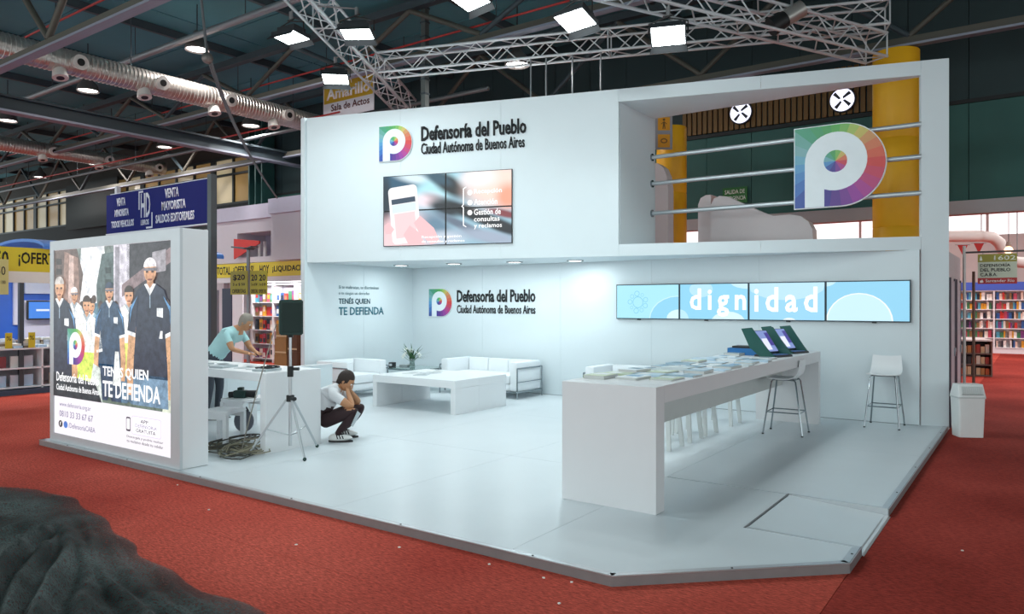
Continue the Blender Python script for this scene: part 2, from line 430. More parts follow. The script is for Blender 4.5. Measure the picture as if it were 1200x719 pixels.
# ---- spiral ventilation ducts with round nozzles
def duct(X, z, y0, y1, r, noz, label):
    t = thing('ventilation_duct', label, 'duct', (X, y0, z-r), 0)
    n = int((y1-y0)/1.5)
    for i in range(n):
        a = (y1-y0)*i/n; b = (y1-y0)*(i+1)/n
        prof = []
        m_ = 18
        for k in range(m_):
            f = a+(b-a)*k/m_; st = (b-a)/m_
            prof += [(r, f), (r, f+st*.72), (r+.010, f+st*.80), (r+.010, f+st*.92)]
        prof.append((r, b))
        mb = MB(); mb.lathe(prof, 20, caps=False)
        bmesh.ops.transform(mb.bm, matrix=Matrix.Translation((0, 0, r)) @ Matrix.Rotation(-math.pi/2, 4, 'X'), verts=mb.bm.verts)
        mb.build('duct_section', DUCT, t, True)
    NW = mat('#d9d6d0', .5)
    for k, (ny, ang) in enumerate(noz):
        for aa in (ang, ang-1.15):
            dx, dz = math.cos(aa), math.sin(aa)
            c0 = Vector((dx*(r-.05), ny-y0+(0 if aa == ang else -.25), r+dz*(r-.05))); c1 = c0+Vector((dx, 0, dz))*.20
            nz = MB().cyl(c0, c1, .115, .145, 18).build('nozzle', NW, t, True)
            MB().cyl(c1-Vector((dx, 0, dz))*.02, c1+Vector((dx, 0, dz))*.012, .070, n=18).build('nozzle_opening', BLACK, nz)
    for ny in (y0+2, y0+6, y0+10):
        rod('duct_hanger', (0, ny-y0, 2*r), (0, ny-y0, CZ8-z+r), .012, STEEL, t, 6)
    return t
def ducty(px, X): d = ray(px); return d[1]*X/d[0]
DX1 = -15.45
duct(DX1, 6.5, -2, 14.6, .24, [(ducty(p, DX1), -.15) for p in (84, 180, 260, 328)], 'thick ribbed spiral duct with white round nozzles, nearest the camera')
DX2 = -27.5
duct(DX2, 7.0, -2, ducty(186, DX2)+.2, .24, [(ducty(p, DX2), -.15) for p in (58, 123, 181)], 'slimmer looking spiral duct with white nozzles, far left under the roof')

# ---- far wall of the hall: dark bulkhead over an open passage, glazing to the left
YB = 16.0
BULK = mat('#2f5d58', .7, var=.25, scale=1.2)
BULKD = mat('#24383b', .7, var=.2, scale=1.2)
wb = struct('wall_back', 'dark green corrugated bulkhead across the back of the hall')
x = -22.0
i = 0
while x < 9:
    MB().box((x+.006, YB, 3.68), (x+.994, YB+.1, 5.5)).build('wall_panel', BULK, wb)
    MB().box((x+.006, YB+.03, 5.53), (x+.994, YB+.13, CZ8+.3)).build('wall_panel', BULKD, wb)
    x += 1.0
MB().box((-22, YB-.10, 3.42), (9, YB+.2, 3.67)).build('lintel', mat('#a9a8ac', .6), wb)
MB().box((-22, YB-.05, 5.47), (9, YB+.14, 5.54)).build('wall_rail', mat('#0b1012', .6), wb)
MB().box((-22, YB+.14, 3.5), (9, YB+.2, CZ8+.3)).build('wall_core', mat('#0a1112', .8), wb)
# ribbed brown band behind the opening, with two round lamps
rb = struct('trim_1', 'ribbed brown timber band high on the dark bulkhead')
x0b, x1b = yw(800, 130, YB)[0], yw(1024, 130, YB)[0]
RIBM = mat('#6b4d1e', .6, var=.3, scale=3)
n = int((x1b-x0b)/.12)
for i in range(n):
    block('rib', (x0b+.06+.12*i, YB-.02, 6.05), (.085, .06, .96), RIBM, rb)
# dark cladding column left of the bulkhead
sc = struct('trim_2', 'dark green steel column beside the glazed wall')
for dx_ in (-.35, 0, .35):
    block('column_flange', (-21.6+dx_, YB-.35, 4.1), (.06, .5, 8.2), mat('#2d5553', .5, .3), sc)
block('column_web', (-21.6, YB-.35, 4.1), (.64, .06, 8.2), mat('#16302f', .5, .3), sc)
# glazing
gw = struct('window_1', 'band of tall panes high in the far left wall lit warm from behind')
AMB = mat('#8f7548', .25, emit=.22, var=.45, scale=.35)
AMB2 = mat('#a89d80', .25, emit=.30, var=.4, scale=.3)
FR_ = mat('#1f2729', .5, .3)
def gx(px): return yw(px, 200, YB)[0]
xs = [-50+1.25*i for i in range(23)]
for i, (a, b) in enumerate(zip(xs, xs[1:])):
    for z0, z1 in ((5.46, 6.45), (6.52, 7.05)):
        MB().box((a+.05, YB+.06, z0), (b-.05, YB+.08, z1)).build('pane', AMB2 if (i % 5 in (0, 3)) else AMB, gw)
    block('mullion', (a, YB+.06, 6.25), (.09 if i % 4 else .3, .14, 1.64), FR_, gw)
for z in (5.42, 6.485, 7.09): block('transom', (-36.25, YB+.06, z), (27.6, .16, .075), FR_, gw)
wl = struct('wall_left', 'dark wall above and below the glazed band on the far left')
MB().box((-52, YB, 7.13), (-22, YB+.2, CZ8+.3)).build('upper_wall', mat('#2a2620', .8), wl)
MB().box((-52, YB, 0), (-22, YB+.2, 5.38)).build('lower_wall', mat('#20272a', .8), wl)
block('hanging_board', (yw(107, 240, YB-.3)[0], YB-.3, (yw(107, 217, YB-.3)[2]+yw(107, 262, YB-.3)[2])/2), (4.6, .08, 2.0), mat('#131b1c', .7), wl)
# far end of the hall, seen through the passage: pale wall with bright windows
YF = 36.0
wf = struct('wall_front', 'pale far wall of the hall seen through the passage')
MB().box((-30, YF, 0), (30, YF+.2, 4.6)).build('lower_wall', mat('#cfc7c4', .8), wf)
MB().box((-30, YF, 6.9), (30, YF+.2, 9)).build('upper_wall', mat('#b9b2ae', .8), wf)
wn = struct('window_2', 'row of bright daylight panes in the far end wall')
SKYW = mat('#f3f1f2', .3, emit=1.15, var=.10, scale=1.3)
x = -28.
while x < 28:
    MB().box((x+.04, YF+.1, 4.62), (x+2.36, YF+.14, 6.88)).build('pane', SKYW, wn)
    block('mullion', (x, YF+.08, 5.75), (.1, .14, 2.26), mat('#b7a9a6', .5), wn)
    x += 2.4
MB().box((-30, 16.25, 7.2), (30, 36, 7.3)).build('soffit', mat('#d9d4d2', .8), wf)

# yellow concrete columns behind the stand
def ycol(px, py_top, d, w, label):
    x, y, z = dp(px, py_top, d)
    t = thing('yellow_column', label, 'column', (x, y, 0))
    r = w/2
    for k in range(4):
        z0, z1 = z*k/4, z*(k+1)/4
        MB().lathe([(r-.008, z0), (r, z0+.012), (r, z1-.012), (r-.008, z1)], 28).build('shaft_segment', YELLOW, t, True)
    MB().lathe([(r+.02, 0), (r+.02, .25), (r+.004, .26)], 28).build('base_ring', mat('#3a3a3c', .6), t)
    return t, x, y
ycol(1050, 62, 13.2, .76, 'round yellow column right of the rainbow emblem')
yc2, yx, yy = ycol(787, 150, 15.0, .60, 'round yellow column at the left end of the three rails')
# two square yellow pictogram plates on the far-left column
for k, (py, lab) in enumerate([(145, 'upper yellow pictogram plate with a person symbol on the yellow column'), (165, 'lower yellow pictogram plate with a ring symbol on the yellow column')]):
    x, y, z = dp(778, py, 14.68)
    f = flat('pictogram_plate', lab, 'sign', (x, y, z), (cT, sT))
    MB().box((-.17, -.17, -.02), (.17, .17, 0)).build('plate', mat('#9d9aa0', .5), f)
    MB().box((-.12, -.13, .001), (.12, .13, .006)).build('field', mat('#e79d12', .5), f)
    pm = mat('#6d4a12', .5)
    if k == 0:
        MB().prism(ellipse(0, .08, .025, .025, 12), .007, .010).build('symbol', pm, f)
        MB().prism([(-.06, .0), (0, .05), (.06, 0), (.05, -.01), (.015, .02), (.03, -.10), (.012, -.10), (0, -.03), (-.012, -.10), (-.03, -.10), (-.015, .02), (-.05, -.01)], .007, .010).build('symbol', pm, f)
    else:
        o = ellipse(0, 0, .07, .05, 20); MB().prism(o, .007, .010).build('symbol', pm, f)
        MB().prism(ellipse(0, 0, .045, .028, 20), .0105, .012).build('symbol_centre', mat('#e79d12', .5), f)
# two round wall lamps on the brown band
for px, py, lab in ((868, 132, 'left of the two round lamps on the brown band behind the rails'), (987, 117, 'right of the two round lamps on the brown band behind the rails')):
    x, y, z = yw(px, py, YB-.12)
    f = flat('wall_lamp', lab, 'lamp', (x, y, z), (1, 0))
    mb = MB(); mb.cyl((0, 0, -.06), (0, 0, .0), .25, n=24); mb.build('housing', mat('#2a2a30', .4, .6), f)
    MB().cyl((0, 0, .002), (0, 0, .02), .225, n=24).build('lens', glow('#e9eaff', 1.5), f)
    for a in (.5, 2.2, 3.9, 5.4):
        c, s_ = math.cos(a), math.sin(a)
        MB().slab([(c*.03, s_*.03, .05), (c*.20, s_*.20, .05), (c*.19-s_*.07, s_*.19+c*.07, .05), (c*.04-s_*.04, s_*.04+c*.04, .05)], .012).build('baffle', mat('#22232b', .5), f)
# green emergency-exit board
x, y, z = yw(861, 228.5, YB-.06)
f = flat('exit_board', 'green emergency exit board on the dark bulkhead behind the rails', 'sign', (x, y, z), (1, 0))
MB().box((-.27, -.17, -.03), (.27, .17, 0)).build('board', mat('#1f6b2c', .5), f)
text('lettering', 'SALIDA DE', mat('#eef2ee', .5), f, -.22, .03, .44, .09, bold=.01)
text('lettering', 'EMERGENCIA', mat('#eef2ee', .5), f, -.24, -.11, .48, .09, bold=.01)

# ================================================================== THE STAND
# white platform of wide boards with an aluminium edge
pf = struct('floor_platform', 'low white platform of wide boards with an aluminium edge')
PX0, PX1, PY0, PY1 = -10.18, -.99, 4.12, 11.84
RX0, RY0, RY1 = -1.79, 5.63, 6.80
cols = [PX0+.05, -8.45, -6.62, -4.79, -2.96]
rows = [PY0+.05, 6.76, 9.36, PY1]
g_ = .0016
for a, b in zip(cols, cols[1:]):
    for c, d in zip(rows, rows[1:]):
        MB().box((a+g_, c+g_, PT-.02), (b-g_, d-g_, PT)).build('floor_board', FLOORW, pf)
MB().prism([(-2.96+g_, PY0+.05), (-2.17, PY0+.05), (PX1-.05, 5.24), (PX1-.05, RY0-.03), (RX0-.02, RY0-.03), (RX0-.02, RY1), (-2.96+g_, RY1)], PT-.02, PT).build('floor_board', FLOORW, pf)
MB().box((-2.96+g_, RY1+g_+.03, PT-.02), (PX1-.05, 9.36-g_, PT)).build('floor_board', FLOORW, pf)
MB().box((-2.96+g_, 9.36+g_, PT-.02), (PX1-.05, PY1, PT)).build('floor_board', FLOORW, pf)
mb = MB(); mb.prism([(PX0+.02, PY0+.02), (-2.16, PY0+.02), (PX1-.02, 5.22), (PX1-.02, RY0-.02), (RX0-.01, RY0-.02), (RX0-.01, RY1+.02), (PX1-.02, RY1+.02), (PX1-.02, PY1), (PX0+.02, PY1)], .001, PT-.022)
mb.build('frame', mat('#6e7274', .5, .5), pf)
def edge_trim(p0, p1):
    p0, p1 = Vector((*p0, 0)), Vector((*p1, 0)); d = (p1-p0).normalized(); n = Vector((d.y, -d.x, 0)); z = Vector((0, 0, 1))
    o = MB()
    o.slab([p0+z*.0, p1+z*.0, p1+z*(PT+.004), p0+z*(PT+.004)], .006).build('edge_face', mat('#8f9091', .42, .45, var=.15, scale=8), pf)
    MB().slab([p0-n*.055+z*(PT+.003), p0+n*.004+z*(PT+.003), p1+n*.004+z*(PT+.003), p1-n*.055+z*(PT+.003)], .004).build('edge_cap', ALU, pf)
    L_ = (p1-p0).length; k = max(1, int(L_/1.2))
    for i in range(k):
        q = p0+d*(L_*(i+.5)/k)-n*.025
        MB().cyl(q+z*(PT+.003), q+z*(PT+.007), .008, n=8).build('screw', mat('#55585a', .4, .8), pf)
edge_trim((PX0, PY0), (-4.6, PY0)); edge_trim((-4.6, PY0), (-2.155, PY0)); edge_trim((-2.155, PY0), (PX1, 5.225)); edge_trim((PX1, 5.225), (PX1, RY0))
edge_trim((PX1, RY1), (PX1, PY1)); edge_trim((PX0, 8.8), (PX0, PY0))
MB().box((-11.03, 8.84, PT-.02), (PX0+.05-g_, PY1, PT)).build('floor_board', FLOORW, pf); MB().box((-11.03, 8.84, .001), (PX0+.019, PY1, PT-.022)).build('frame', mat('#6e7274', .5, .5), pf)
# ramp panel let into the right edge
rz0 = .012
MB().slab([(RX0+.001, RY0, PT-.002), (PX1, RY0, rz0), (PX1, RY1, rz0), (RX0+.001, RY1, PT-.002)], .01).build('ramp_panel', FLOORW, pf)
MB().box((RX0-.02, RY0-.03, PT), (RX0-.004, RY1+.03, PT+.003)).build('ramp_trim', mat('#7b7d7e', .4, .5), pf)
MB().box((RX0, RY0-.032, .002), (PX1, RY0-.004, PT+.004)).build('ramp_trim', ALU, pf)
MB().box((RX0, RY1+.002, .002), (PX1, RY1+.03, PT+.004)).build('ramp_trim', ALU, pf)
MB().slab([(PX1-.03, RY0, rz0+.004), (PX1+.015, RY0, .004), (PX1+.015, RY1, .004), (PX1-.03, RY1, rz0+.004)], .003).build('ramp_trim', ALU, pf)

# leaning upper front wall ("fascia"): local frame x along it, y up
FU = Vector((.95768, .28784)); FL = Vector((-10.913, 8.881)); FLEN = 10.377
FT, FB = 5.177, 2.525                     # top and bottom heights
OU0, OU1, OZ0, OZ1 = 5.763, 10.03, 2.715, 4.972
fa = flat('wall_front_upper', 'tall white overhanging front wall with a large rectangular opening', None, (FL.x, FL.y, 0), FU, kind='structure')
gg = .0015
def fpanel(u0, u1, z0, z1): MB().box((u0+gg, z0+gg, -.05), (u1-gg, z1-gg, 0)).build('wall_panel', WHITE, fa)
for a, b in zip([0, 1.908, 3.78], [1.908, 3.78, OU0]): fpanel(a, b, FB, FT)
fpanel(OU0, 7.9, OZ1, FT); fpanel(7.9, OU1, OZ1, FT)
fpanel(OU0, 7.9, FB, OZ0); fpanel(7.9, OU1, FB, OZ0)
MB().box((OU1+gg, PT, -.05), (FLEN, FT, 0)).build('wall_panel', WHITE, fa)
MB().box((0, FT-.012, -.30), (FLEN, FT-.002, -.051)).build('top_cap', WHITE, fa)
def fw(u, off=0.): p = FL+FU*u; return (p.x-off*FU.y, p.y+off*FU.x)   # off: metres behind the face
YBK = 11.72
a0 = fw(.0, .06); a1 = fw(OU0, .06); a2 = fw(9.78, .06)
sf = MB().prism([a0, fw(9.5, .06), (-1.75, YBK), (-10.92, YBK)], FB+.001, FB+.03).build('ceiling_recess', WHITE)
tag(sf, 'white triangular soffit over the lounge corner', None, None, 'structure')
# reveal of the opening: left cheek, head and sill run straight back
rv = struct('wall_reveal', 'white deep reveal around the opening in the upper wall')
ox = FL.x+FU.x*OU0; oy = FL.y+FU.y*OU0
MB().box((ox-.04, oy+.05, OZ0), (ox, 11.86, OZ1)).build('reveal_cheek', WHITE, rv)
MB().prism([(ox, oy+.055), fw(OU1, .055), (-1.33, 11.86), (ox, 11.86)], OZ1, OZ1+.03).build('reveal_head', WHITE, rv)
MB().prism([(ox, oy+.055), fw(OU1, .055), (-1.3, 11.86), (ox, 11.86)], OZ0-.03, OZ0).build('reveal_sill', WHITE, rv)
MB().prism([fw(OU1, .055), fw(FLEN, .055), fw(FLEN, .12), fw(OU1, .12)], PT, FT-.02).build('pillar_core', WHITE, rv)
MB().box((-10.95, 11.87, FB), (ox, 11.92, FT-.02)).build('back_panel', WHITE, rv)
MB().prism([a0, a1, (ox-.04, 11.86), (-10.92, 11.86)], FT-.05, FT-.02).build('roof_board', WHITE, rv)
# side wall of the lounge, full height; its narrow front edge shows left of the fascia
ws = struct('wall_side', 'white side wall of the lounge corner')
MB().box((-11.03, 8.84, PT-.06), (-10.925, 8.90, FT)).build('wall_edge', WHITE, ws)
for a, b in ((8.90, 10.3), (10.3, 11.72)): MB().box((-11.03, a+gg, PT), (-10.925, b-gg, FB)).build('wall_panel', WHITE, ws)
MB().box((-11.03, 8.905, FB), (-10.955, 11.9, FT-.01)).build('wall_panel', WHITE, ws)
# lower back wall
wk = struct('wall_back_lower', 'white lower back wall of the stand behind lounge and counter')
ed = [-11.03, -9.03, -7.2, -5.37, -3.54, -1.32]
for a, b in zip(ed, ed[1:]): MB().box((a+gg, YBK, PT), (b-gg, YBK+.05, FB)).build('wall_panel', WHITE, wk)
MB().box((-11.03, YBK+.051, PT), (-1.32, YBK+.07, FB)).build('wall_core', mat('#9aa3a7', .6), wk)
bs = struct('baseboard_back', 'thin shadow gap strip along the foot of the back wall')
MB().box((-10.92, YBK-.004, PT), (-1.33, YBK-.001, PT+.006)).build('strip', mat('#6d7679', .6), bs)
# invented low white wall, added to cover red carpet showing under the desk
wlow = struct('wall_low_added', 'added low white cover wall along the left edge of the platform')
for a, b in ((4.62, 6.7), (6.703, 8.78)): MB().box((-10.17, a, PT+.008), (-10.10, b, .70)).build('wall_panel', WHITE, wlow)
MB().box((-10.18, 4.62, .701), (-10.09, 8.78, .72)).build('wall_cap', WHITE2, wlow)
# three horizontal rails across the opening
for z, lab in ((4.29, 'topmost of the three steel rails across the opening'), (3.835, 'middle of the three steel rails across the opening'), (3.325, 'lowest of the three steel rails across the opening')):
    t = thing('rail', lab, 'rail', (ox, 11.78, z))
    rod('tube', (0, 0, 0), (-1.30-ox, 0, 0), .036, mat('#c4ccd0', .35, .6), t, 12)
    MB().cyl((0, 0, 0), (.02, 0, 0), .065, n=16).build('wall_flange', CHROME, t)
# big rainbow emblem hung on the rails
f = flat('emblem_sign', 'large rainbow emblem board with a white letter p hung on the rails', 'sign', (-3.0, 11.66, 3.20), (1, 0))
D = [(0, 0), (.65, 0)]+ellipse(.66, .615, .615, .615, 28, -math.pi/2, math.pi/2)+[(0, 1.23)]
MB().prism([(p[0]*1.0, p[1]) for p in D], -.05, -.012).build('backing', mat('#e8eef0', .4), f)
emblem(f, .015, .015, 1.245, 1.2, -.011, .012, single=True)
for yy_ in (1.09, .635, .125): MB().box((.55, yy_-.03, -.082), (.63, yy_+.03, -.0505)).build('rail_clamp', ALU, f)

# recessed downlights in the soffit
DOWN = [(470, 310.5), (603, 306.5), (674, 304.8), (532, 308.5)]
for k, (px, py) in enumerate(DOWN):
    x, y, z = gp(px, py, FB)
    t = thing('downlight', ['recessed round downlight above the side wall slogan', 'recessed round downlight above the wall emblem lettering', 'recessed round downlight nearest the blue display strip', 'recessed round downlight above the rainbow emblem of the lower wall'][k], 'downlight', (x, y, FB-.014), 0)
    MB().lathe([(.15, 0), (.15, .012), (.115, .013), (.115, .002), (.14, -.004), (.15, 0)], 24, caps=False).build('bezel', mat('#8d9496', .4, .5), t)
    MB().lathe([(.001, .0), (.112, .0), (.112, .008), (.001, .008)], 24).build('lens', glow('#ffffff', 4), t)
    l = bpy.data.lights.new('downlight_lamp', 'AREA'); l.shape = 'DISK'; l.size = .22; l.energy = DOWN_W; l.color = (.86, .98, 1)
    lo = bpy.data.objects.new('downlight_lamp', l); COL.objects.link(lo); lo.parent = t; lo.location = (0, 0, -.02)
# ================================================================== SIGNS AND DISPLAYS OF THE STAND
INK = mat('#15191c', .5); TEALINK = mat('#2f7183', .5); GREYINK = mat('#6f8a92', .5)
def fpt(u, z, off=.0): p = FL+FU*u; return (p.x+off*FU.y, p.y-off*FU.x, z)
# upper lettering
f = flat('wall_sign', 'rainbow emblem and black two-line lettering high on the upper wall', 'sign', fpt(1.5, 4.27, .004), FU)
MB().prism([(0, 0), (.34, 0)]+ellipse(.34, .315, .315, .315, 20, -math.pi/2, math.pi/2)+[(0, .63)], 0, .025).build('backing', mat('#e8eef0', .4), f)
emblem(f, .01, .01, .635, .61, .0255, .006, single=False)
text('lettering', 'Defensoría del Pueblo', INK, f, .82, .315, 1.91, .255, .001, .02, bold=.026)
text('lettering', 'Ciudad Autónoma de Buenos Aires', INK, f, .82, .085, 1.88, .195, .001, .02, bold=.010)
# lower lettering on the back wall
f = flat('wall_sign', 'smaller rainbow emblem and black lettering on the lower wall above the sofa', 'sign', (-10.445, YBK-.003, 1.50), (1, 0))
MB().prism([(0, 0), (.35, 0)]+ellipse(.35, .295, .295, .295, 20, -math.pi/2, math.pi/2)+[(0, .59)], 0, .02).build('backing', mat('#e8eef0', .4), f)
emblem(f, .01, .01, .625, .57, .0205, .006, single=False)
text('lettering', 'Defensoría del Pueblo', INK, f, .76, .30, 1.93, .25, .001, .01, bold=.026)
text('lettering', 'Ciudad Autónoma de Buenos Aires', INK, f, .76, .075, 1.93, .17, .001, .01, bold=.010)
# slogan on the side wall
f = flat('wall_slogan', 'grey and teal slogan lettering on the white side wall', 'lettering', (-10.922, 9.65, 1.55), (0, 1))
text('lettering', 'Si te maltratan, te discriminan', GREYINK, f, 0, .50, 1.06, .075, .001, .004)
text('lettering', 'o te niegan un derecho', GREYINK, f, 0, .38, .80, .075, .001, .004)
text('lettering', 'TENÉS QUIEN', mat('#3f5f6a', .5), f, 0, .20, .82, .15, .001, .004, bold=.02)
text('lettering', 'TE DEFIENDA', TEALINK, f, 0, .0, 1.20, .155, .001, .004, bold=.02)

# 2 x 2 video wall
VW, VH = 2.40, 1.235
f = flat('video_wall', 'two by two video wall showing a hand holding a phone', 'video wall', fpt(1.59, 2.775, .03), FU)
pic = blob_mat('phone_picture', '#8fb3c4', [
    (.15, 1.15, .75, .30, 0, '#24506a', .6), (.62, 1.17, .34, .08, -.2, '#cfe2ea', .7), (.03, .75, .13, .5, 0, '#0f2434', .5), (1.0, .95, .50, .22, .35, '#a9dbe6', .5),
    (.85, .78, .25, .12, 0, '#e8d6de', .7), (1.28, 1.02, .36, .15, -.55, '#0c1016', .45), (1.05, 1.15, .25, .09, -.4, '#274a5c', .6), (1.18, .62, .30, .10, -.35, '#1a222b', .5),
    (.45, .2, .62, .34, 0, '#f0c4c8', .5), (1.02, .30, .30, .22, -.6, '#5f7f95', .6), (1.15, .12, .40, .12, 0, '#b7c3d2', .6),
    (1.85, .45, .95, .11, -.40, '#0d1017', .4), (1.55, .30, .55, .07, -.45, '#5d6b7d', .5), (2.0, .12, .55, .10, -.2, '#98a5b8', .6), (2.28, .26, .30, .08, -.3, '#12161f', .5),
    (2.15, .98, .55, .34, .1, '#f3cfc2', .5), (2.33, .78, .20, .20, 0, '#ef9a7e', .6), (1.80, 1.12, .30, .16, 0, '#efe2e2', .6), (2.25, .50, .30, .06, -.25, '#7a3038', .5)], 1.1, f)
for i in range(2):
    for j in range(2):
        x0, y0 = i*VW/2, j*VH/2
        d = MB().box((x0+.002, y0+.002, -.028), (x0+VW/2-.002, y0+VH/2-.002, 0)).build('display', BLACK, f)
        MB().box((x0+.014, y0+.012, .0005), (x0+VW/2-.014, y0+VH/2-.012, .002)).build('screen', pic, d)
def art(pts, c, z=.004, e=1.0, name='picture_detail', par=None): return poly(name, pts, glow(c, e), par or f, z, .0008)
art([(.03, .03), (.10, .26), (.26, .30), (.40, .06), (.42, .02), (.05, .02)], '#f2cdd0', .0025)
ph = rrect(-.28, -.50, .28, .50, .08)
rot = lambda P, a, c: [(c[0]+x*math.cos(a)-y*math.sin(a), c[1]+x*math.sin(a)+y*math.cos(a)) for x, y in P]
art(rot(ph, .10, (.42, .55)), '#f3f0f2', .0033)
art(rot([(-.23, .20), (.23, .20), (.23, .29), (-.23, .29)], .10, (.42, .55)), '#2c3f55', .0042)
art(rot([(-.23, .05), (.23, .05), (.23, .19), (-.23, .19)], .10, (.42, .55)), '#d8e6f0', .0042)
art(rot([(-.20, -.40), (.20, -.40), (.20, .03), (-.20, .03)], .10, (.42, .55)), '#eccfd2', .0042)
for q in ([(.02, .36), (.10, .42), (.22, .30), (.16, .22), (.05, .22)], [(.60, .40), (.72, .52), (.98, .30), (1.10, .05), (.92, .02), (.70, .22)], [(.40, .20), (.52, .36), (.74, .20), (.80, .03), (.5, .02)]): art(q, '#eebfc3', .005)
tw = glow('#ffffff', 1.15)
br = [(1.58, .98), (1.52, .95), (1.52, .68), (1.49, .65), (1.52, .62), (1.52, .32), (1.58, .29), (1.58, .305), (1.535, .33), (1.535, .63), (1.51, .65), (1.535, .67), (1.535, .94), (1.58, .965)]
poly('bracket_mark', br, tw, f, .004, .0008)
for yy_, s_, w in ((.84, 'Recepción', .50), (.67, 'Atención', .42), (.50, 'Gestión de', .48)):
    text('lettering', s_, tw, f, 1.72, yy_-.01, w, .10, .004, .0008, bold=.012)
    poly('bullet', ellipse(1.645, yy_+.035, .045, .045, 14), tw, f, .004, .0008)
text('lettering', 'consultas', tw, f, 1.72, .38, .46, .085, .004, .0008, bold=.012)
text('lettering', 'y reclamos', tw, f, 1.72, .25, .50, .10, .004, .0008, bold=.012)
text('lettering', 'Recepción y gestión', tw, f, .75, .115, .74, .055, .006, .0008, bold=.006)
text('lettering', 'de consultas y reclamos', tw, f, .75, .035, .80, .055, .006, .0008, bold=.006)

# strip of four blue displays
SX0, SX1, SZ0, SZ1 = -6.02, -1.42, 1.505, 2.105
f = flat('display_strip', 'strip of four light blue displays showing one word across the back wall', 'display', (SX0, YBK-.05, SZ0), (1, 0))
eds = [0, 1.175, 2.33, 3.475, 4.60]; H_ = SZ1-SZ0
for i, (a, b) in enumerate(zip(eds, eds[1:])):
    d = MB().box((a+.002, 0, -.048), (b-.002, H_, 0)).build('display', mat('#2a3a44', .4), f)
    MB().box((a+.016, .016, .0005), (b-.016, H_-.016, .002)).build('screen', glow(['#a9e6fb', '#8fd3f4', '#98d4f2', '#8fd0ee'][i], .95), d)
def disp_art(p, c, i, z=.0030, e=.95):
    a, b = eds[i]+.016, eds[i+1]-.016
    # keep the figure inside one display
    q = [(min(max(x, a), b), min(max(y, .016), H_-.016)) for x, y in p]
    out = []
    for v in q:
        if not out or (abs(v[0]-out[-1][0])+abs(v[1]-out[-1][1])) > 1e-4: out.append(v)
    if abs(out[0][0]-out[-1][0])+abs(out[0][1]-out[-1][1]) < 1e-4: out.pop()
    poly('picture_detail', out, glow(c, e), f, z, .0006)
for k in range(9):
    a = 2*math.pi*k/9+.3
    r = (.045, .03, .05, .038)[k % 4]; cx, cy = .42+.15*math.cos(a), .29+.15*math.sin(a)
    disp_art(ellipse(cx, cy, r, r, 12), '#7cc9e4', 0, .0030); disp_art(ellipse(cx, cy, r*.78, r*.78, 12), '#a9e6fb', 0, .0040)
disp_art(ellipse(.42, .29, .10, .10, 18), '#7cc9e4', 0, .0030); disp_art(ellipse(.42, .29, .088, .088, 18), '#a9e6fb', 0, .0040)
disp_art(ellipse(1.15, .0, .52, .40, 24), '#c9f0fd', 0, .0030); disp_art(ellipse(1.15, .0, .50, .385, 24), '#8fd3f0', 0, .0038)
disp_art(ellipse(1.17, .02, .22, .15, 20), '#d5f3fd', 0, .0046)
disp_art(ellipse(1.55, .50, .20, .13, 20), '#b5e2f6', 1); disp_art(ellipse(2.33, .62, .30, .12, 20), '#c5e9f8', 1); disp_art(ellipse(2.0, -.02, .27, .16, 20), '#d5f0fb', 1); disp_art(ellipse(1.18, .0, .16, .17, 20), '#b9e6f8', 1)
disp_art(ellipse(2.9, .60, .62, .28, 24), '#b9e2f5', 2); disp_art(ellipse(2.95, .0, .1, .05, 16), '#e6f6fd', 2)
disp_art(ellipse(3.93, .0, .45, .42, 28), '#f2fbff', 3, .0030); disp_art(ellipse(3.93, .0, .43, .405, 28), '#c8ecfb', 3, .0038); disp_art(ellipse(3.47, .62, .16, .10, 16), '#c5e9f8', 3)
wt = glow('#ffffff', 1.15)
text('lettering', 'dign', wt, f, 1.36, .055, .93, .46, .0052, .0008, bold=.022, space=1.4)
text('lettering', 'idad', wt, f, 2.42, .135, .94, .385, .0052, .0008, bold=.022, space=1.4)
for k, x in enumerate((.4, 1.6, 2.9, 4.1)): MB().box((x, -.015, -.04), (x+.06, -.0005, -.01)).build('bracket', BLACK, f)

# ================================================================== LIGHT BOX with printed picture
LBX0, LBX1, LBY0, LBY1, LBZ = -10.05, -7.13, 4.19, 4.51, 2.545
f = flat('light_box', 'freestanding white light box with a backlit street picture and slogan', 'light box', (LBX0, LBY0, PT), (1, 0))
LW, LH = LBX1-LBX0, LBZ-PT
MB().box((0, .003, -.32), (LW, LH, -.03), .006).build('body', WHITE2, f)
# frame strips around the print
px0, px1, py0, py1 = .10, LW-.17, .105, LH-.115
FRM = mat('#c9cfd3', .35, .2)
for a, b in (((0, .003, -.031), (px0, LH, 0)), ((px1, .003, -.031), (LW, LH, 0)), ((px0, .003, -.031), (px1, py0, 0)), ((px0, py1, -.031), (px1, LH, 0))): MB().box(a, b).build('frame_strip', FRM, f)
PW, PH = px1-px0, py1-py0
E_ = 1.2
pr = MB().box((px0, py0, -.03), (px1, py1, -.012)).build('print', glow('#f4eff6', .97), f)
def A(pts, c, k, name='printed_shape', plain=False):
    """shape printed on the picture; pts in 0..1 of the print, k = layer"""
    q = [(px0+min(max(x, .001), .999)*PW, py0+min(max(y, .001), .999)*PH) for x, y in pts]
    out = []
    for v in q:
        if not out or (abs(v[0]-out[-1][0])+abs(v[1]-out[-1][1])) > 1e-4: out.append(v)
    if abs(out[0][0]-out[-1][0])+abs(out[0][1]-out[-1][1]) < 1e-4: out.pop()
    poly(name, out, (glow(c, E_) if plain else printed(c, E_, .30, 10.)), f, -.0118+k*.0006, .0004)
def EL(cx, cy, rx, ry, c, k, rot=0., n=16): A(ellipse(cx, cy, rx, ry, n, rot=rot), c, k)
A([(0, .205), (1, .205), (1, 1), (0, 1)], '#6d7a76', 0)                       # picture ground
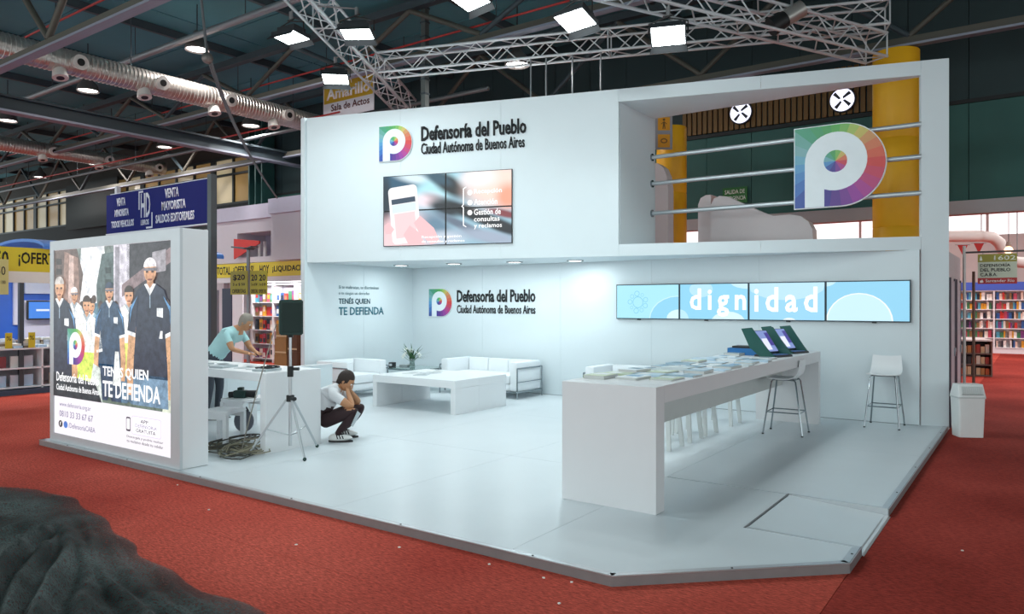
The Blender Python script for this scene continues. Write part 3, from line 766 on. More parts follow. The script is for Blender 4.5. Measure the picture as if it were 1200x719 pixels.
A([(0, .205), (1, .205), (1, .45), (0, .45)], '#5a6b60', 1)
A([(.22, .55), (.50, .55), (.47, 1), (.26, 1)], '#e9edf3', 1)                  # sky
A([(0, .5), (.20, .5), (.28, .86), (.22, 1), (0, 1)], '#5b4a44', 2); A([(.08, .6), (.26, .6), (.23, .95), (.10, .99)], '#8a6d62', 3); A([(.13, .62), (.2, .62), (.19, .96), (.15, .97)], '#c6aaa0', 4)
for k in range(5): A([(.02+.0*k, .70+.055*k), (.075, .70+.055*k), (.075, .73+.055*k), (.02, .735+.055*k)], '#2a211f', 4)
A([(.42, .5), (.60, .5), (.60, .97), (.45, .96), (.40, .8)], '#4a5c5c', 2)
A([(.55, .5), (.68, .5), (.68, 1), (.55, 1)], '#c7c2cc', 3); A([(.565, .6), (.60, .6), (.60, .99), (.565, .99)], '#8e8a94', 4)
A([(.66, .45), (1, .45), (1, 1), (.66, 1)], '#2f2e36', 3); A([(.62, .80), (1, .97), (1, .90), (.62, .74)], '#7d6a6d', 4); A([(.7, .5), (.8, .5), (.8, .75), (.7, .7)], '#5c2f36', 4)
A([(.86, .85), (.96, .86), (.96, .96), (.86, .95)], '#9a959c', 5)
for k in range(5): A([(.48, .62+.06*k), (.53, .62+.06*k), (.53, .65+.06*k), (.48, .65+.06*k)], '#233433', 3)
for x, y in ((.30, .72), (.34, .70), (.38, .73), (.44, .70), (.50, .73), (.57, .70), (.76, .68), (.27, .70)): EL(x, y, .022, .022, '#4b3a33', 5); A([(x-.04, .5), (x+.04, .5), (x+.03, y-.02), (x-.03, y-.02)], '#4f7486', 4)
# printed walkers, far to near: x, head height, scale, shirt, trousers, hair or cap, vest
def walker(x, top, s, shirt, legs, head, k, vest=None, cap=None, low=.22):
    hw = .036*s; hh = .042*s; yh = top-hh
    A([(x-.115*s, top-.45*s), (x-.125*s, top-.20*s), (x-.08*s, top-.125*s), (x-.03*s, top-.10*s), (x+.03*s, top-.10*s), (x+.08*s, top-.125*s), (x+.125*s, top-.20*s), (x+.115*s, top-.45*s)], shirt, k)
    A([(x-.10*s, top-.44*s), (x+.10*s, top-.44*s), (x+.105*s, max(low, top-.92*s)), (x+.02*s, max(low, top-.92*s)), (x, max(low, top-.6*s)), (x-.02*s, max(low, top-.92*s)), (x-.105*s, max(low, top-.92*s))], legs, k)
    for sg in (-1, 1):
        A([(x+sg*.085*s, top-.26*s), (x+sg*.128*s, top-.25*s), (x+sg*.145*s, top-.42*s), (x+sg*.135*s, top-.52*s), (x+sg*.105*s, top-.52*s), (x+sg*.10*s, top-.40*s)], '#c99a72', k+1)
        A([(x+sg*.07*s, top-.14*s), (x+sg*.125*s, top-.19*s), (x+sg*.14*s, top-.29*s), (x+sg*.09*s, top-.30*s)], shirt, k+2)
    if vest: A([(x-.095*s, top-.30*s), (x+.095*s, top-.30*s), (x+.10*s, top-.47*s), (x-.10*s, top-.47*s)], vest, k+2)
    A([(x-.02*s, top-.12*s), (x+.02*s, top-.12*s), (x+.018*s, top-.07*s), (x-.018*s, top-.07*s)], '#b98460', k+2)
    A([(x-.034*s, top-.102*s), (x, top-.145*s), (x+.034*s, top-.102*s), (x+.018*s, top-.10*s), (x, top-.118*s), (x-.018*s, top-.10*s)], '#dfe3e6' if shirt < '#8' else '#9aa5ac', k+3)
    A([(x-.003*s, top-.145*s), (x+.003*s, top-.145*s), (x+.003*s, top-.19*s), (x-.003*s, top-.19*s)], '#8fa3b3', k+3)
    for sg in (-1, 1):
        A([(x+sg*.075*s, top-.145*s), (x+sg*.118*s, top-.185*s), (x+sg*.124*s, top-.25*s), (x+sg*.112*s, top-.20*s)], '#5f95c4' if shirt < '#8' else '#ffffff', k+3)
        A([(x+sg*.088*s, top-.285*s), (x+sg*.140*s, top-.275*s), (x+sg*.141*s, top-.290*s), (x+sg*.089*s, top-.30*s)], '#e6ecf2', k+3)
    A([(x+.04*s, top-.19*s), (x+.075*s, top-.19*s), (x+.075*s, top-.225*s), (x+.04*s, top-.22*s)], '#dfe6ec', k+3)
    EL(x, yh-.012*s, hw, hh, '#cf9d78', k+3)
    EL(x, yh-.030*s, hw*.7, hh*.45, '#c08a66', k+4)
    A(ellipse(x, yh+.004*s, hw*1.06, hh*.82, 12, 0, math.pi), cap or head, k+4)
    if cap: A([(x-hw*1.1, yh), (x+hw*1.25, yh), (x+hw*1.2, yh-.012*s), (x-hw*.9, yh-.010*s)], '#6f6a72', k+5)
    for sg in (-1, 1): A([(x+sg*hw*.25, yh-.010*s), (x+sg*hw*.65, yh-.010*s), (x+sg*hw*.65, yh-.018*s), (x+sg*hw*.25, yh-.018*s)], '#3a2620', k+6)
    A([(x-hw*.4, yh-.040*s), (x+hw*.4, yh-.040*s), (x+hw*.35, yh-.046*s), (x-hw*.35, yh-.046*s)], '#7a3f33', k+6)
walker(.20, .80, .85, '#e9eef2', '#3a4a57', '#6d5a4c', 6, cap='#d9d6d8')
walker(.36, .74, .80, '#7fa3b4', '#4b5a63', '#3d2c24', 6)
walker(.68, .80, .95, '#f0f3ee', '#4f6f86', '#2a1d18', 8, vest='#cfe86a')
walker(.32, .755, 1.0, '#f1f4ec', '#6f7a70', '#35251d', 12, vest='#cde65c')
walker(.52, .82, .95, '#1f3f5a', '#1d3a55', '#2a1d18', 14, cap='#23354a')
walker(.06, .86, 1.22, '#16273b', '#1a2c40', '#b9b2ad', 18)
walker(.85, .93, 1.28, '#15243a', '#6b8aa3', '#4a3327', 20, cap='#e6dfe2')
EL(.97, .70, .025, .03, '#3a2a23', 20)
A([(.72, .46), (.98, .46), (.95, .42), (.85, .40), (.75, .43)], '#15243a', 22)
A([(.33, .205), (.46, .205), (.44, .38), (.38, .40)], '#cdd6cf', 17); A([(.55, .3), (.62, .3), (.60, .47), (.57, .47)], '#dfe3e0', 17); A([(.94, .205), (1, .205), (1, .45), (.97, .42)], '#cfd6c4', 17)
A([(.93, .58), (.945, .58), (.945, .545), (.92, .545)], '#e9eef2', 27); A([(.14, .54), (.19, .54), (.19, .51), (.14, .51)], '#d9dfe6', 26)
A([(0, .205), (.46, .205), (.40, .30), (0, .335)], '#14262e', 24)
wtx = glow('#fbfbfd', 1.1)
def TX(s, x, y, w, h, m=wtx, k=30, bold=.012): return text('lettering', s, m, f, px0+x*PW, py0+y*PH, w*PW, h*PH, -.0118+k*.0006, .0006, bold=bold)
emblem(f, px0+.145*PW, py0+.385*PH, .165*PW, .165*PW*.98, .007, .0008, emit=1.0, single=False)
TX('Defensoría del Pueblo', .035, .288, .40, .050); TX('Ciudad Autónoma de Buenos Aires', .035, .240, .40, .033, bold=.010)
TX('TENÉS QUIEN', .47, .335, .37, .070, bold=.02); TX('TE DEFIENDA', .47, .240, .46, .080, bold=.02)
gi = glow('#8d86a6', .9); gd = glow('#3d3a48', .9)
TX('www.defensoria.org.ar', .05, .145, .30, .030, gi, 3, .004); TX('0810 33 33 67 67', .05, .095, .32, .034, gi, 3, .008); TX('/DefensoriaCABA', .14, .042, .25, .027, gi, 3, .006)
A(ellipse(.062, .055, .020, .019, 14), '#26262c', 3); A(ellipse(.112, .055, .020, .019, 14), '#3f73c4', 3)
TX('f', .056, .045, .011, .021, wtx, 6, .01)
A(rrect(.655, .085, .69, .155, .008), '#4a4854', 3, plain=True); A(rrect(.660, .095, .685, .147, .004), '#f6f2f8', 4, plain=True)
A(rrect(.70, .075, .925, .165, .012), '#c9c1d6', 3, plain=True); A(rrect(.704, .079, .921, .161, .010), '#f6f2f8', 4, plain=True)
TX('APP', .77, .135, .06, .017, gd, 7, .01); TX('DEFENSORIA', .73, .112, .165, .017, gi, 7, .004); TX('GRATUITA', .735, .088, .15, .018, gd, 7, .01)
for s_, y in (('Descargala y podrás realizar', .052), ('tu reclamo desde tu celular', .032)): TX(s_, .66, y, .28, .014, gd, 3, 0)['kind'] = 'stuff'

# ================================================================== ALUMINIUM RIGGING WITH FLOODLIGHTS
TR = []
def rig(label, p0, p1, s=.40, bay=.42):
    TR.append((Vector(p0), Vector(p1)))
    p0, p1 = Vector(p0), Vector(p1); d = p1-p0; L_ = d.length
    t = thing('lighting_truss', label, 'truss', p0, math.atan2(d.y, d.x))
    c = [(-s/2, 0), (s/2, 0), (s/2, s), (-s/2, s)]
    for y, z in c: rod('chord', (0, y, z), (L_, y, z), .026, TRUSSM, t, 10)
    n = int(L_/bay); b = L_/n
    for k in range(4):
        (ya, za), (yb, zb) = c[k], c[(k+1) % 4]
        for i in range(n):
            if i % 2: rod('brace', (b*i, ya, za), (b*(i+1), yb, zb), .012, TRUSSM, t, 6)
            else: rod('brace', (b*i, yb, zb), (b*(i+1), ya, za), .012, TRUSSM, t, 6)
    for xe in (.0, L_/2, L_):
        for k in range(4):
            (ya, za), (yb, zb) = c[k], c[(k+1) % 4]
            rod('end_frame', (xe, ya, za), (xe, yb, zb), .014, TRUSSM, t, 6)
    return t
ZT = 6.4
def atz(px, py, z): d = (z-CAMZ)*FPX/(HYP-py); return dp(px, py, d)
def along(p, q, f0, f1):
    p, q = Vector(p), Vector(q); return p+(q-p)*f0, p+(q-p)*f1
a_, b_ = along(atz(349, 0, ZT), atz(469, 127, ZT), -.75, 1.12)
rig('aluminium lighting truss descending from the top left to behind the upper wall', a_, b_)
a_, b_ = along(atz(455, 87.5, ZT+.02), atz(1040, 32, ZT+.02), -.02, 1.0)
rig('aluminium lighting truss running level behind the upper wall', a_, b_)
ZC = 5.95
a_, b_ = along(atz(735, 0, ZC), atz(1027, 70, ZC), -1.2, 1.0)
rig('aluminium lighting truss crossing diagonally at the top right', a_, b_)

def on_truss(k, px):
    # where the vertical plane through a pixel column meets the near chord of a truss
    a, b = TR[k]; dx, dy = ray(px); u = (b-a).normalized(); n = Vector((u.y, -u.x, 0))*.2; a = a+n
    det = dx*(-u.y)+dy*u.x; t = (a.x*(-u.y)+a.y*u.x)/det
    return Vector((dx*t, dy*t, a.z))
def flood(loc, aim, label, power=None, glowing=True):
    """square floodlight: housing, bright glass, yoke and clamp; its own light included"""
    loc = Vector(loc); aim = Vector(aim); q = (aim-loc).to_track_quat('-Z', 'Y')
    t = thing('floodlight', label, 'floodlight', loc)
    mb = MB(); mb.prism([(-.20, -.15), (.20, -.15), (.20, .15), (-.20, .15)], .0, .05).prism([(-.15, -.10), (.15, -.10), (.15, .10), (-.15, .10)], .05, .12)
    M = q.to_matrix().to_4x4() @ Matrix.Scale(1.22, 4)
    def put(mb, name, m, par=t):
        bmesh.ops.transform(mb.bm, matrix=M, verts=mb.bm.verts); return mb.build(name, m, par)
    hs = put(mb, 'housing', mat('#3a3d40', .5, .5))
    put(MB().box((-.185, -.135, -.006), (.185, .135, -.001)), 'glass', glow('#f4ffff', 14))
    for sg in (-1, 1):
        put(MB().slab([(-.20, sg*.155, 0), (.20, sg*.155, 0), (.22, sg*.20, -.06), (-.22, sg*.20, -.06)], .004), 'barn_door', mat('#303336', .5, .4), hs)
    mb = MB(); e = M @ Vector((-.22, 0, .03)); f_ = M @ Vector((.22, 0, .03)); top = Vector((0, 0, .28))
    mb.tube([e, e+Vector((0, 0, .16)), top+Vector((-.08, 0, 0)), top+Vector((.08, 0, 0)), f_+Vector((0, 0, .16)), f_], .012, 6); mb.build('yoke', BLACK, t)
    MB().cyl(top, top+Vector((0, 0, .12)), .03, n=10).build('clamp', ALUD, t)
    best = None
    for a, b in TR:
        u = (b-a); k = max(0, min(1, (loc-a).dot(u)/u.length_squared)); n = Vector((u.y, -u.x, 0)).normalized()*.2
        for sg in (-1, 1):
            q_ = a+u*k+n*sg; dd = (q_-loc).length
            if best is None or dd < best[0]: best = (dd, q_)
    rod('bracket_arm', top+Vector((0, 0, .10)), best[1]-loc, .014, ALUD, t, 8)
    l = bpy.data.lights.new('flood_lamp', 'AREA'); l.shape = 'RECTANGLE'; l.size = .36; l.size_y = .26; l.energy = power or FLOOD_W; l.color = (.86, .97, .98); l.spread = math.radians(150)
    lo = bpy.data.objects.new('flood_lamp', l); COL.objects.link(lo); lo.parent = t; lo.rotation_euler = q.to_euler(); lo.location = M @ Vector((0, 0, -.02))
    return t
AIM = (-6.0, 7.6, 0)
flood(atz(341, 44, 5.95), (-9.5, 7.0, 0), 'floodlight left of the descending truss, upper one')
flood(atz(393, 92, 5.98), (-9.5, 8.0, 0), 'floodlight left of the descending truss, beside the yellow hall banner')
flood(atz(418, 39, 5.95), (-8.0, 7.0, 0), 'floodlight right of the descending truss')
flood(atz(674, 24, 5.50), (-5.2, 6.4, 0), 'floodlight hanging left under the diagonal truss')
flood(atz(783, 42, 5.50), (-3.2, 7.0, 0), 'floodlight hanging at the middle of the diagonal truss')
flood(atz(551, 0, 5.9), (-6.6, 6.2, 0), 'floodlight cut by the top edge of the picture', 16)
# more of the same rig above and behind the camera position (outside the picture)
for p, a, lab in (((-8.2, 4.6, 5.9), (-7.0, 9.5, 1.0), 'floodlight out of frame on the nearer end of the descending truss'), ((-4.6, 5.0, 5.9), (-5.0, 10.5, 1.5), 'floodlight out of frame over the open floor'), ((-5.6, 2.0, 5.9), (-6.4, 7.0, .5), 'floodlight out of frame over the front edge')):
    flood(p, a, lab)
# unlit moving-head style lamp clamped on the diagonal truss
p = Vector(atz(920, 22, 6.15))
t = thing('spotlight', 'unlit silver and black can spotlight clamped inside the diagonal truss', 'spotlight', p)
MB().cyl((0, 0, 0), (.26*cT, .26*sT, .16), .13, n=18).build('can', mat('#a9a7a2', .35, .6), t, True)
MB().cyl((-.22*cT, -.22*sT, -.13), (0, 0, 0), .15, .125, n=18).build('black_hood', BLACK, t, True)
MB().cyl((.1, 0, .1), (.1, 0, .35), .02, n=8).build('clamp', ALUD, t)

# ---- round high-bay lamps of the hall
def bay(px, py, z, label, power=True):
    p = Vector(atz(px, py, z))
    t = thing('hall_lamp', label, 'lamp', p)
    MB().lathe([(.05, .42), (.07, .40), (.10, .30), (.22, .16), (.26, .02), (.25, .0), (.21, .15), (.05, .28)], 20).build('reflector', mat('#6f6a68', .4, .5), t, True)
    MB().lathe([(.001, .03), (.215, .03), (.215, .04), (.001, .05)], 20).build('lens', glow('#fff7f2', 8), t)
    rod('cord', (0, 0, .42), (0, 0, CZ8-z), .012, BLACK, t, 6)
    if power:
        l = bpy.data.lights.new('bay_lamp', 'AREA'); l.shape = 'DISK'; l.size = .4; l.energy = BAY_W; l.color = (1, .93, .9)
        lo = bpy.data.objects.new('bay_lamp', l); COL.objects.link(lo); lo.parent = t; lo.location = (0, 0, -.02)
for px, py, z, lab in ((231, 59, 7.3, 'round hall lamp hanging below the thick grey pipe'), (103, 107, 7.1, 'round hall lamp just under the nearest spiral duct'), (9, 142, 7.1, 'round hall lamp at the left picture edge'),
                       (193, 173, 7.1, 'round hall lamp above the blue hanging sign'), (294, 148, 6.9, 'round hall lamp near the white side wall top'), (112, 193, 7.1, 'round hall lamp at the tip of the slim spiral duct'),
                       (47, 208, 7.1, 'round hall lamp low above the warm glazed band'), (606, 77, 6.6, 'round hall lamp glowing behind the level truss')):
    bay(px, py, z, lab)

# vertical steel hanger post behind the upper wall
t = struct('trim_3', 'vertical dark steel mast behind the top of the upper wall')
x, y, _ = dp(498, 60, 15.6); block('mast', (x, y, 6.4), (.12, .12, 3.8), mat('#59605f', .5, .4), t); 
for k in range(12): block('mast_batten', (x, y, 4.7+.3*k), (.15, .15, .03), STEEL, t)
# hangers from the level truss down behind the wall
for px, lab in ((622, 'leftmost thin hanger rod below the level truss'), (640, 'second thin hanger rod below the level truss'), (671, 'third thin hanger rod below the level truss'), (704, 'rightmost thin hanger rod below the level truss')):
    p = on_truss(1, px); o = rod('hanger_rod', (p.x, p.y, 4.2), (p.x, p.y, 6.40), .016, mat('#9aa1a4', .4, .6)); tag(o, lab, 'rod')
# rope bundle of the chain hoist
mb = MB(); A0 = Vector(dp(236, 0, 14.6)); A1 = Vector(dp(243, 68, 14.6)); A2 = Vector(dp(275, 165, 16.0)); A3 = Vector(dp(325, 232, 17.0))
t = thing('hoist_cable', 'slack grey cable bundle sweeping from the roof down to the white neighbouring stand', 'cable', A3)
for off in (0., .05, .09):
    pts = []
    for i in range(15):
        f_ = i/14; a = A1.lerp(A2, f_); b = A2.lerp(A3, f_); pts.append(a.lerp(b, f_)-A3+Vector((off, 0, 0))*(1-f_))
    MB().tube(pts, .018, 6).build('cable', mat('#6b7073', .5), t)
MB().tube([A0-A3, A1-A3], .03, 6).build('drop_pipe', mat('#6b7073', .5), t)
MB().ball(A1-A3, .11).build('pulley', mat('#8b8a86', .4, .5), t)
# ================================================================== FURNITURE OF THE STAND
# ---- long bar counter
CX0, CX1, CY0, CY1, CTOP = -3.375, -2.49, 5.52, 11.10, 1.095
t = thing('bar_counter', 'long white bar counter with solid end panels and a set-back modesty board', 'counter', ((CX0+CX1)/2, CY0, PT))
hw = (CX1-CX0)/2; LY = CY1-CY0; HC = CTOP-PT
CW = mat('#dcdcde', .4, var=.02)
MB().box((-hw, 0, .0), (hw, .165, HC-.002), .004).build('end_panel', CW, t)
MB().box((-hw, LY-.10, .0), (hw, LY, HC-.002), .004).build('end_panel', CW, t)
MB().box((-hw, .166, HC-.145), (hw, LY-.101, HC), .004).build('countertop', CW, t)
MB().box((-.10, .166, HC-.50), (-.06, LY-.101, HC-.146)).build('modesty_board', mat('#c2c6c4', .5), t)
# ---- bar stools with bent shell seat and chrome legs
def shell(w, mb, th=.014):
    prof = [(-.20, .0), (-.17, -.006), (-.05, -.016), (.06, -.012), (.13, .006), (.172, .045), (.192, .10), (.20, .17), (.205, .235)]
    n = 7; bm = bmesh.new(); R = []
    for sgn in (1, 0):
        for (x, z) in prof:
            row = []
            for j in range(n):
                v = (j/(n-1)*2-1); ww = w*(1-.10*max(0, (z-.05)/.2)); cr = .012*v*v
                row.append(bm.verts.new((x-(0 if sgn else -th*.6*(z > .03)), v*ww, z+cr-(0 if sgn else th))))
            R.append(row)
    m_ = len(prof)
    for s_ in (0, m_):
        for i in range(m_-1):
            for j in range(n-1): bm.faces.new((R[s_+i][j], R[s_+i+1][j], R[s_+i+1][j+1], R[s_+i][j+1]))
    for i in range(m_-1):
        for j in (0, n-1): bm.faces.new((R[i][j], R[i+1][j], R[m_+i+1][j], R[m_+i][j]))
    for i in (0, m_-1):
        for j in range(n-1): bm.faces.new((R[i][j], R[i][j+1], R[m_+i][j+1], R[m_+i][j]))
    bmesh.ops.recalc_face_normals(bm, faces=bm.faces)
    mb.merge(bm)
def bar_stool(loc, rz, label, hs=.735, seatm=WHITE2):
    t = thing('bar_stool', label, 'stool', loc, rz)
    mb = MB(); shell(.20, mb); bmesh.ops.transform(mb.bm, matrix=Matrix.Translation((0, 0, hs)), verts=mb.bm.verts); mb.build('seat_shell', seatm, t, True)
    legs = {}
    for sx in (-1, 1):
        for sy in (-1, 1):
            top = Vector((sx*.12, sy*.13, hs-.022)); kn = Vector((sx*.15, sy*.155, hs-.05)); ft = Vector((sx*.245, sy*.215, .012))
            MB().tube([top, (top+kn)/2+Vector((0, 0, .008)), kn, ft], .0105, 8).build('leg', CHROME, t, True)
            MB().cyl((ft.x, ft.y, 0), (ft.x, ft.y, .014), .015, n=10).build('foot_cap', BLACK, t)
            f_ = (hs-.05-.29)/(hs-.05-.012); legs[(sx, sy)] = kn.lerp(ft, f_)
    for a, b in (((-1, -1), (-1, 1)), ((1, -1), (1, 1)), ((-1, -1), (1, -1)), ((-1, 1), (1, 1))):
        MB().tube([legs[a], legs[b]], .008, 8).build('foot_rail', CHROME, t)
    MB().box((-.13, -.14, hs-.034), (.13, .14, hs-.026)).build('seat_plate', CHROME, t)
    return t
bar_stool((-2.68, 10.03, PT), 0.05, 'chrome-legged bar stool pushed up to the right side of the counter')
bar_stool((-1.71, 11.38, PT), math.pi/2, 'chrome-legged bar stool standing against the back wall under the displays')
# ---- white stools on the far side of the counter
def white_stool(loc, rz, label, hs=.66):
    t = thing('white_stool', label, 'stool', loc, rz, 'white stools behind the counter')
    MB().prism(rrect(-.20, -.20, .20, .20, .05), hs-.035, hs, .006).build('seat', WHITE2, t)
    MB().box((-.215, -.19, hs-.01), (-.19, .19, hs+.16), .01).build('backrest', WHITE2, t)
    for sx in (-1, 1):
        for sy in (-1, 1):
            MB().slab([(sx*.15-.028, sy*.15, hs-.036), (sx*.15+.028, sy*.15, hs-.036), (sx*.20+.024, sy*.21, 0), (sx*.20-.024, sy*.21, 0)], .03*sy).build('leg', mat('#cfd3d2', .45), t)
    return t
for k, y in enumerate((8.20, 8.83, 9.36, 10.33)):
    white_stool((-3.65, y, PT), 0, ['first', 'second', 'third', 'farthest'][k]+' white stool seen by its legs under the counter'+('' if k == 3 else ', counted from its near end'))

# ---- booklets on the counter
ORD = ['first', 'second', 'third', 'fourth', 'fifth', 'sixth', 'seventh', 'eighth', 'ninth', 'tenth', 'eleventh', 'twelfth', 'thirteenth']
def booklet(loc, rz, cover, w, l, h, label, group):
    t = thing('booklet', label, 'booklet', loc, rz, group)
    MB().box((-w/2, -l/2, 0), (w/2, l/2, h), .0).build('pages', mat('#c9cbc9', .6), t)
    c = MB().box((-w/2-.003, -l/2-.003, h+.0003), (w/2+.002, l/2+.003, h+.003)).build('cover', mat(cover, .35), t)
    MB().box((-w/2-.005, -l/2-.003, 0), (-w/2-.001, l/2+.003, h+.002)).build('spine', mat(cover, .35), t)
    MB().box((-w*.36, -l*.05, h+.0034), (w*.30, l*.30, h+.0045)).build('cover_print', mat(['#7aa7c9', '#d9e3ea', '#5f7f92', '#e6e9ea'][int(abs(loc[1]*10)) % 4], .4), c)
random.seed(11)
PAL = ['#dfe6ea', '#b9cfdf', '#cdd6d9', '#9fb7c6', '#e9eef0', '#d6dde0', '#8fa4ad', '#c3cdb0']
xsr = [(-3.22, 'row of booklets along the far edge of the counter', 'along the far edge of the counter'), (-2.95, 'row of booklets down the middle of the counter', 'in the middle row on the counter'), (-2.66, 'row of booklets along the near edge of the counter', 'along the near edge of the counter')]
for r_, (x, grp, lab) in enumerate(xsr):
    y = 5.95+.1*r_
    i = 0
    while y < (9.3 if r_ else 9.8):
        booklet((x+random.uniform(-.02, .02), y, CTOP), random.uniform(-.10, .10)+math.pi/2*(i % 2), random.choice(PAL), .20, .28, random.choice([.008, .014, .02, .03]), ORD[i]+' booklet '+lab+', counted from the near end panel', grp)
        y += random.uniform(.33, .40); i += 1
# blue document box with papers
t = thing('document_box', 'open blue document box with papers beside the two green kiosks', 'box', (-3.14, 9.80, CTOP), 0)
MB().box((-.19, -.16, 0), (.19, .16, .012)).build('bottom', mat('#1d6fae', .45), t)
for a, b in (((-.19, -.16, .012), (-.178, .16, .09)), ((.178, -.16, .012), (.19, .16, .09)), ((-.178, -.16, .012), (.178, -.148, .09)), ((-.178, .148, .012), (.178, .16, .09))): MB().box(a, b).build('side', mat('#1d6fae', .45), t)
MB().box((-.165, -.135, .013), (.165, .135, .085)).build('papers', mat('#d7d9d8', .7), t)
MB().box((-.14, -.12, .086), (.12, .11, .115)).build('black_folder', BLACK, t)
# two green table kiosks with a tilted screen between wings
def kiosk(loc, rz, label):
    t = thing('table_kiosk', label, 'kiosk', loc, rz)
    KG = mat('#17524c', .5, var=.06)
    # local: user sits at +x; screen leans towards -x
    MB().prism([(-.10, -.20), (.26, -.20), (.26, .20), (-.10, .20)], 0, .03).build('base', mat('#2a2d33', .5), t)
    for sg in (-1, 1):
        mb = MB(); mb.slab([(.02, sg*.21, 0), (.26, sg*.21, 0), (.16, sg*.23, .10), (-.10, sg*.26, .42), (-.28, sg*.25, .40), (-.16, sg*.22, .13)], .014*sg); mb.build('side_wing', KG, t)
    MB().slab([(.06, -.19, .05), (.06, .19, .05), (-.17, .19, .37), (-.17, -.19, .37)], .02).build('back_board', mat('#22262c', .5), t)
    s_ = MB().slab([(.066, -.15, .075), (.066, .15, .075), (-.142, .15, .365), (-.142, -.15, .365)], .004).build('screen', glow('#8fa3e0', .75), t)
    MB().slab([(.062, -.13, .10), (.062, .02, .10), (-.05, .03, .257), (-.05, -.10, .257)], .002).build('screen_picture', glow('#e8ecff', .9), s_)
    MB().slab([(.020, .04, .157), (.020, .13, .157), (-.11, .13, .338), (-.11, .04, .338)], .002).build('screen_picture', glow('#4a3f9a', .8), s_)
    for i in range(3):
        MB().box((.11+.045*i, -.13, .0305), (.145+.045*i, .13, .040)).build('key_row', mat('#4f79b5', .4), t)
    t.scale = (.88, .88, .88)
    return t
kiosk((-2.80, 9.66, CTOP), -.30, 'left green table kiosk with lit screen on the counter')
kiosk((-2.80, 10.50, CTOP), -.30, 'right green table kiosk with lit screen at the far end of the counter')

# ---- cube-frame lounge seats: chrome tube cradle holding white leather cushions
def lounge(name, label, cat, loc, rz, width, nseat, depth=.80):
    """local: x across, y from front (0) to back (depth)"""
    t = thing(name, label, cat, loc, rz)
    w = width/2; arm = .17; zt = .655
    def cush(a, b, nm, bev=.03): return MB().box(a, b, bev).build(nm, LEATHER, t, True)
    iw = (width-2*arm)/nseat
    cush((-w+arm, .02, .135), (w-arm, depth-.15, .255), 'base_cushion', .02)
    for i in range(nseat):
        x0 = -w+arm+iw*i
        cush((x0+.003, .0, .258), (x0+iw-.003, depth-.17, .415), 'seat_cushion')
        cush((x0+.003, depth-.168, .258), (x0+iw-.003, depth-.03, zt), 'back_cushion')
    cush((-w, .0, .135), (-w+arm-.004, depth-.03, zt), 'arm_cushion'); cush((w-arm+.004, .0, .135), (w, depth-.03, zt), 'arm_cushion')
    r = .014
    for sx in (-1, 1):
        for y in (-.016, depth-.014):
            MB().cyl((sx*(w+.016), y, 0), (sx*(w+.016), y, .545), r, n=10).build('leg', CHROME, t, True)
        rod('side_tube', (sx*(w+.016), -.016, .545), (sx*(w+.016), depth-.014, .545), r, CHROME, t, 10)
        rod('side_tube', (sx*(w+.016), -.016, .30), (sx*(w+.016), depth-.014, .30), .008, CHROME, t, 10)
        rod('side_tube', (sx*(w+.016), -.016, .12), (sx*(w+.016), depth-.014, .12), r, CHROME, t, 10)
    rod('cross_tube', (-w-.016, -.016, .12), (w+.016, -.016, .12), r, CHROME, t, 10)
    rod('cross_tube', (-w-.016, depth-.014, .12), (w+.016, depth-.014, .12), r, CHROME, t, 10)
    rod('cross_tube', (-w-.016, depth-.014, .545), (w+.016, depth-.014, .545), r, CHROME, t, 10)
    return t
lounge('sofa', 'white leather three-seat sofa in a chrome tube frame against the back wall', 'sofa', (-8.42, 10.78, PT), 0, 1.78, 3)
lounge('armchair', 'white leather armchair in a chrome tube frame against the side wall', 'armchair', (-9.98, 9.50, PT), math.pi/2, .98, 1, .86)
lounge('armchair', 'white leather armchair half hidden behind the near end of the counter', 'armchair', (-5.42, 10.78, PT), 0, 1.45, 1)
# ---- low white coffee table of two joined modules
t = thing('coffee_table', 'low white coffee table made of two joined modules', 'table', (-8.12, 8.70, PT), 0)
for a, b in ((0, .60), (.602, 1.33)):
    MB().box((-.89, a, .405), (.89, b, .525), .003).build('table_top', WHITE2, t)
    MB().box((-.89, a, 0), (-.80, b, .404), .003).build('side_panel', WHITE2, t); MB().box((.80, a, 0), (.89, b, .404), .003).build('side_panel', WHITE2, t)
for k, (x, y, rz, c) in enumerate(((-8.66, 9.28, .2, '#d9dcdc'), (-8.40, 9.46, -.3, '#c7ccd0'), (-8.30, 9.12, .5, '#bcc4c8'), (-8.52, 9.74, .1, '#e3e3e0'))):
    o = MB().box((-.11, -.15, 0), (.11, .15, .006)); o = o.build('magazine', mat(c, .4)); o.location = (x, y, PT+.5255); o.rotation_euler = (0, 0, rz)
    MB().box((-.08, .0, .0065), (.06, .11, .0075)).build('cover_print', mat('#9a9fa3', .4), o)
    tag(o, ['thin magazine nearest the left end of the coffee table', 'thin magazine lying crosswise in the middle of the coffee table papers', 'greyish magazine nearest the camera on the coffee table', 'pale magazine farthest back on the coffee table'][k], 'magazine')
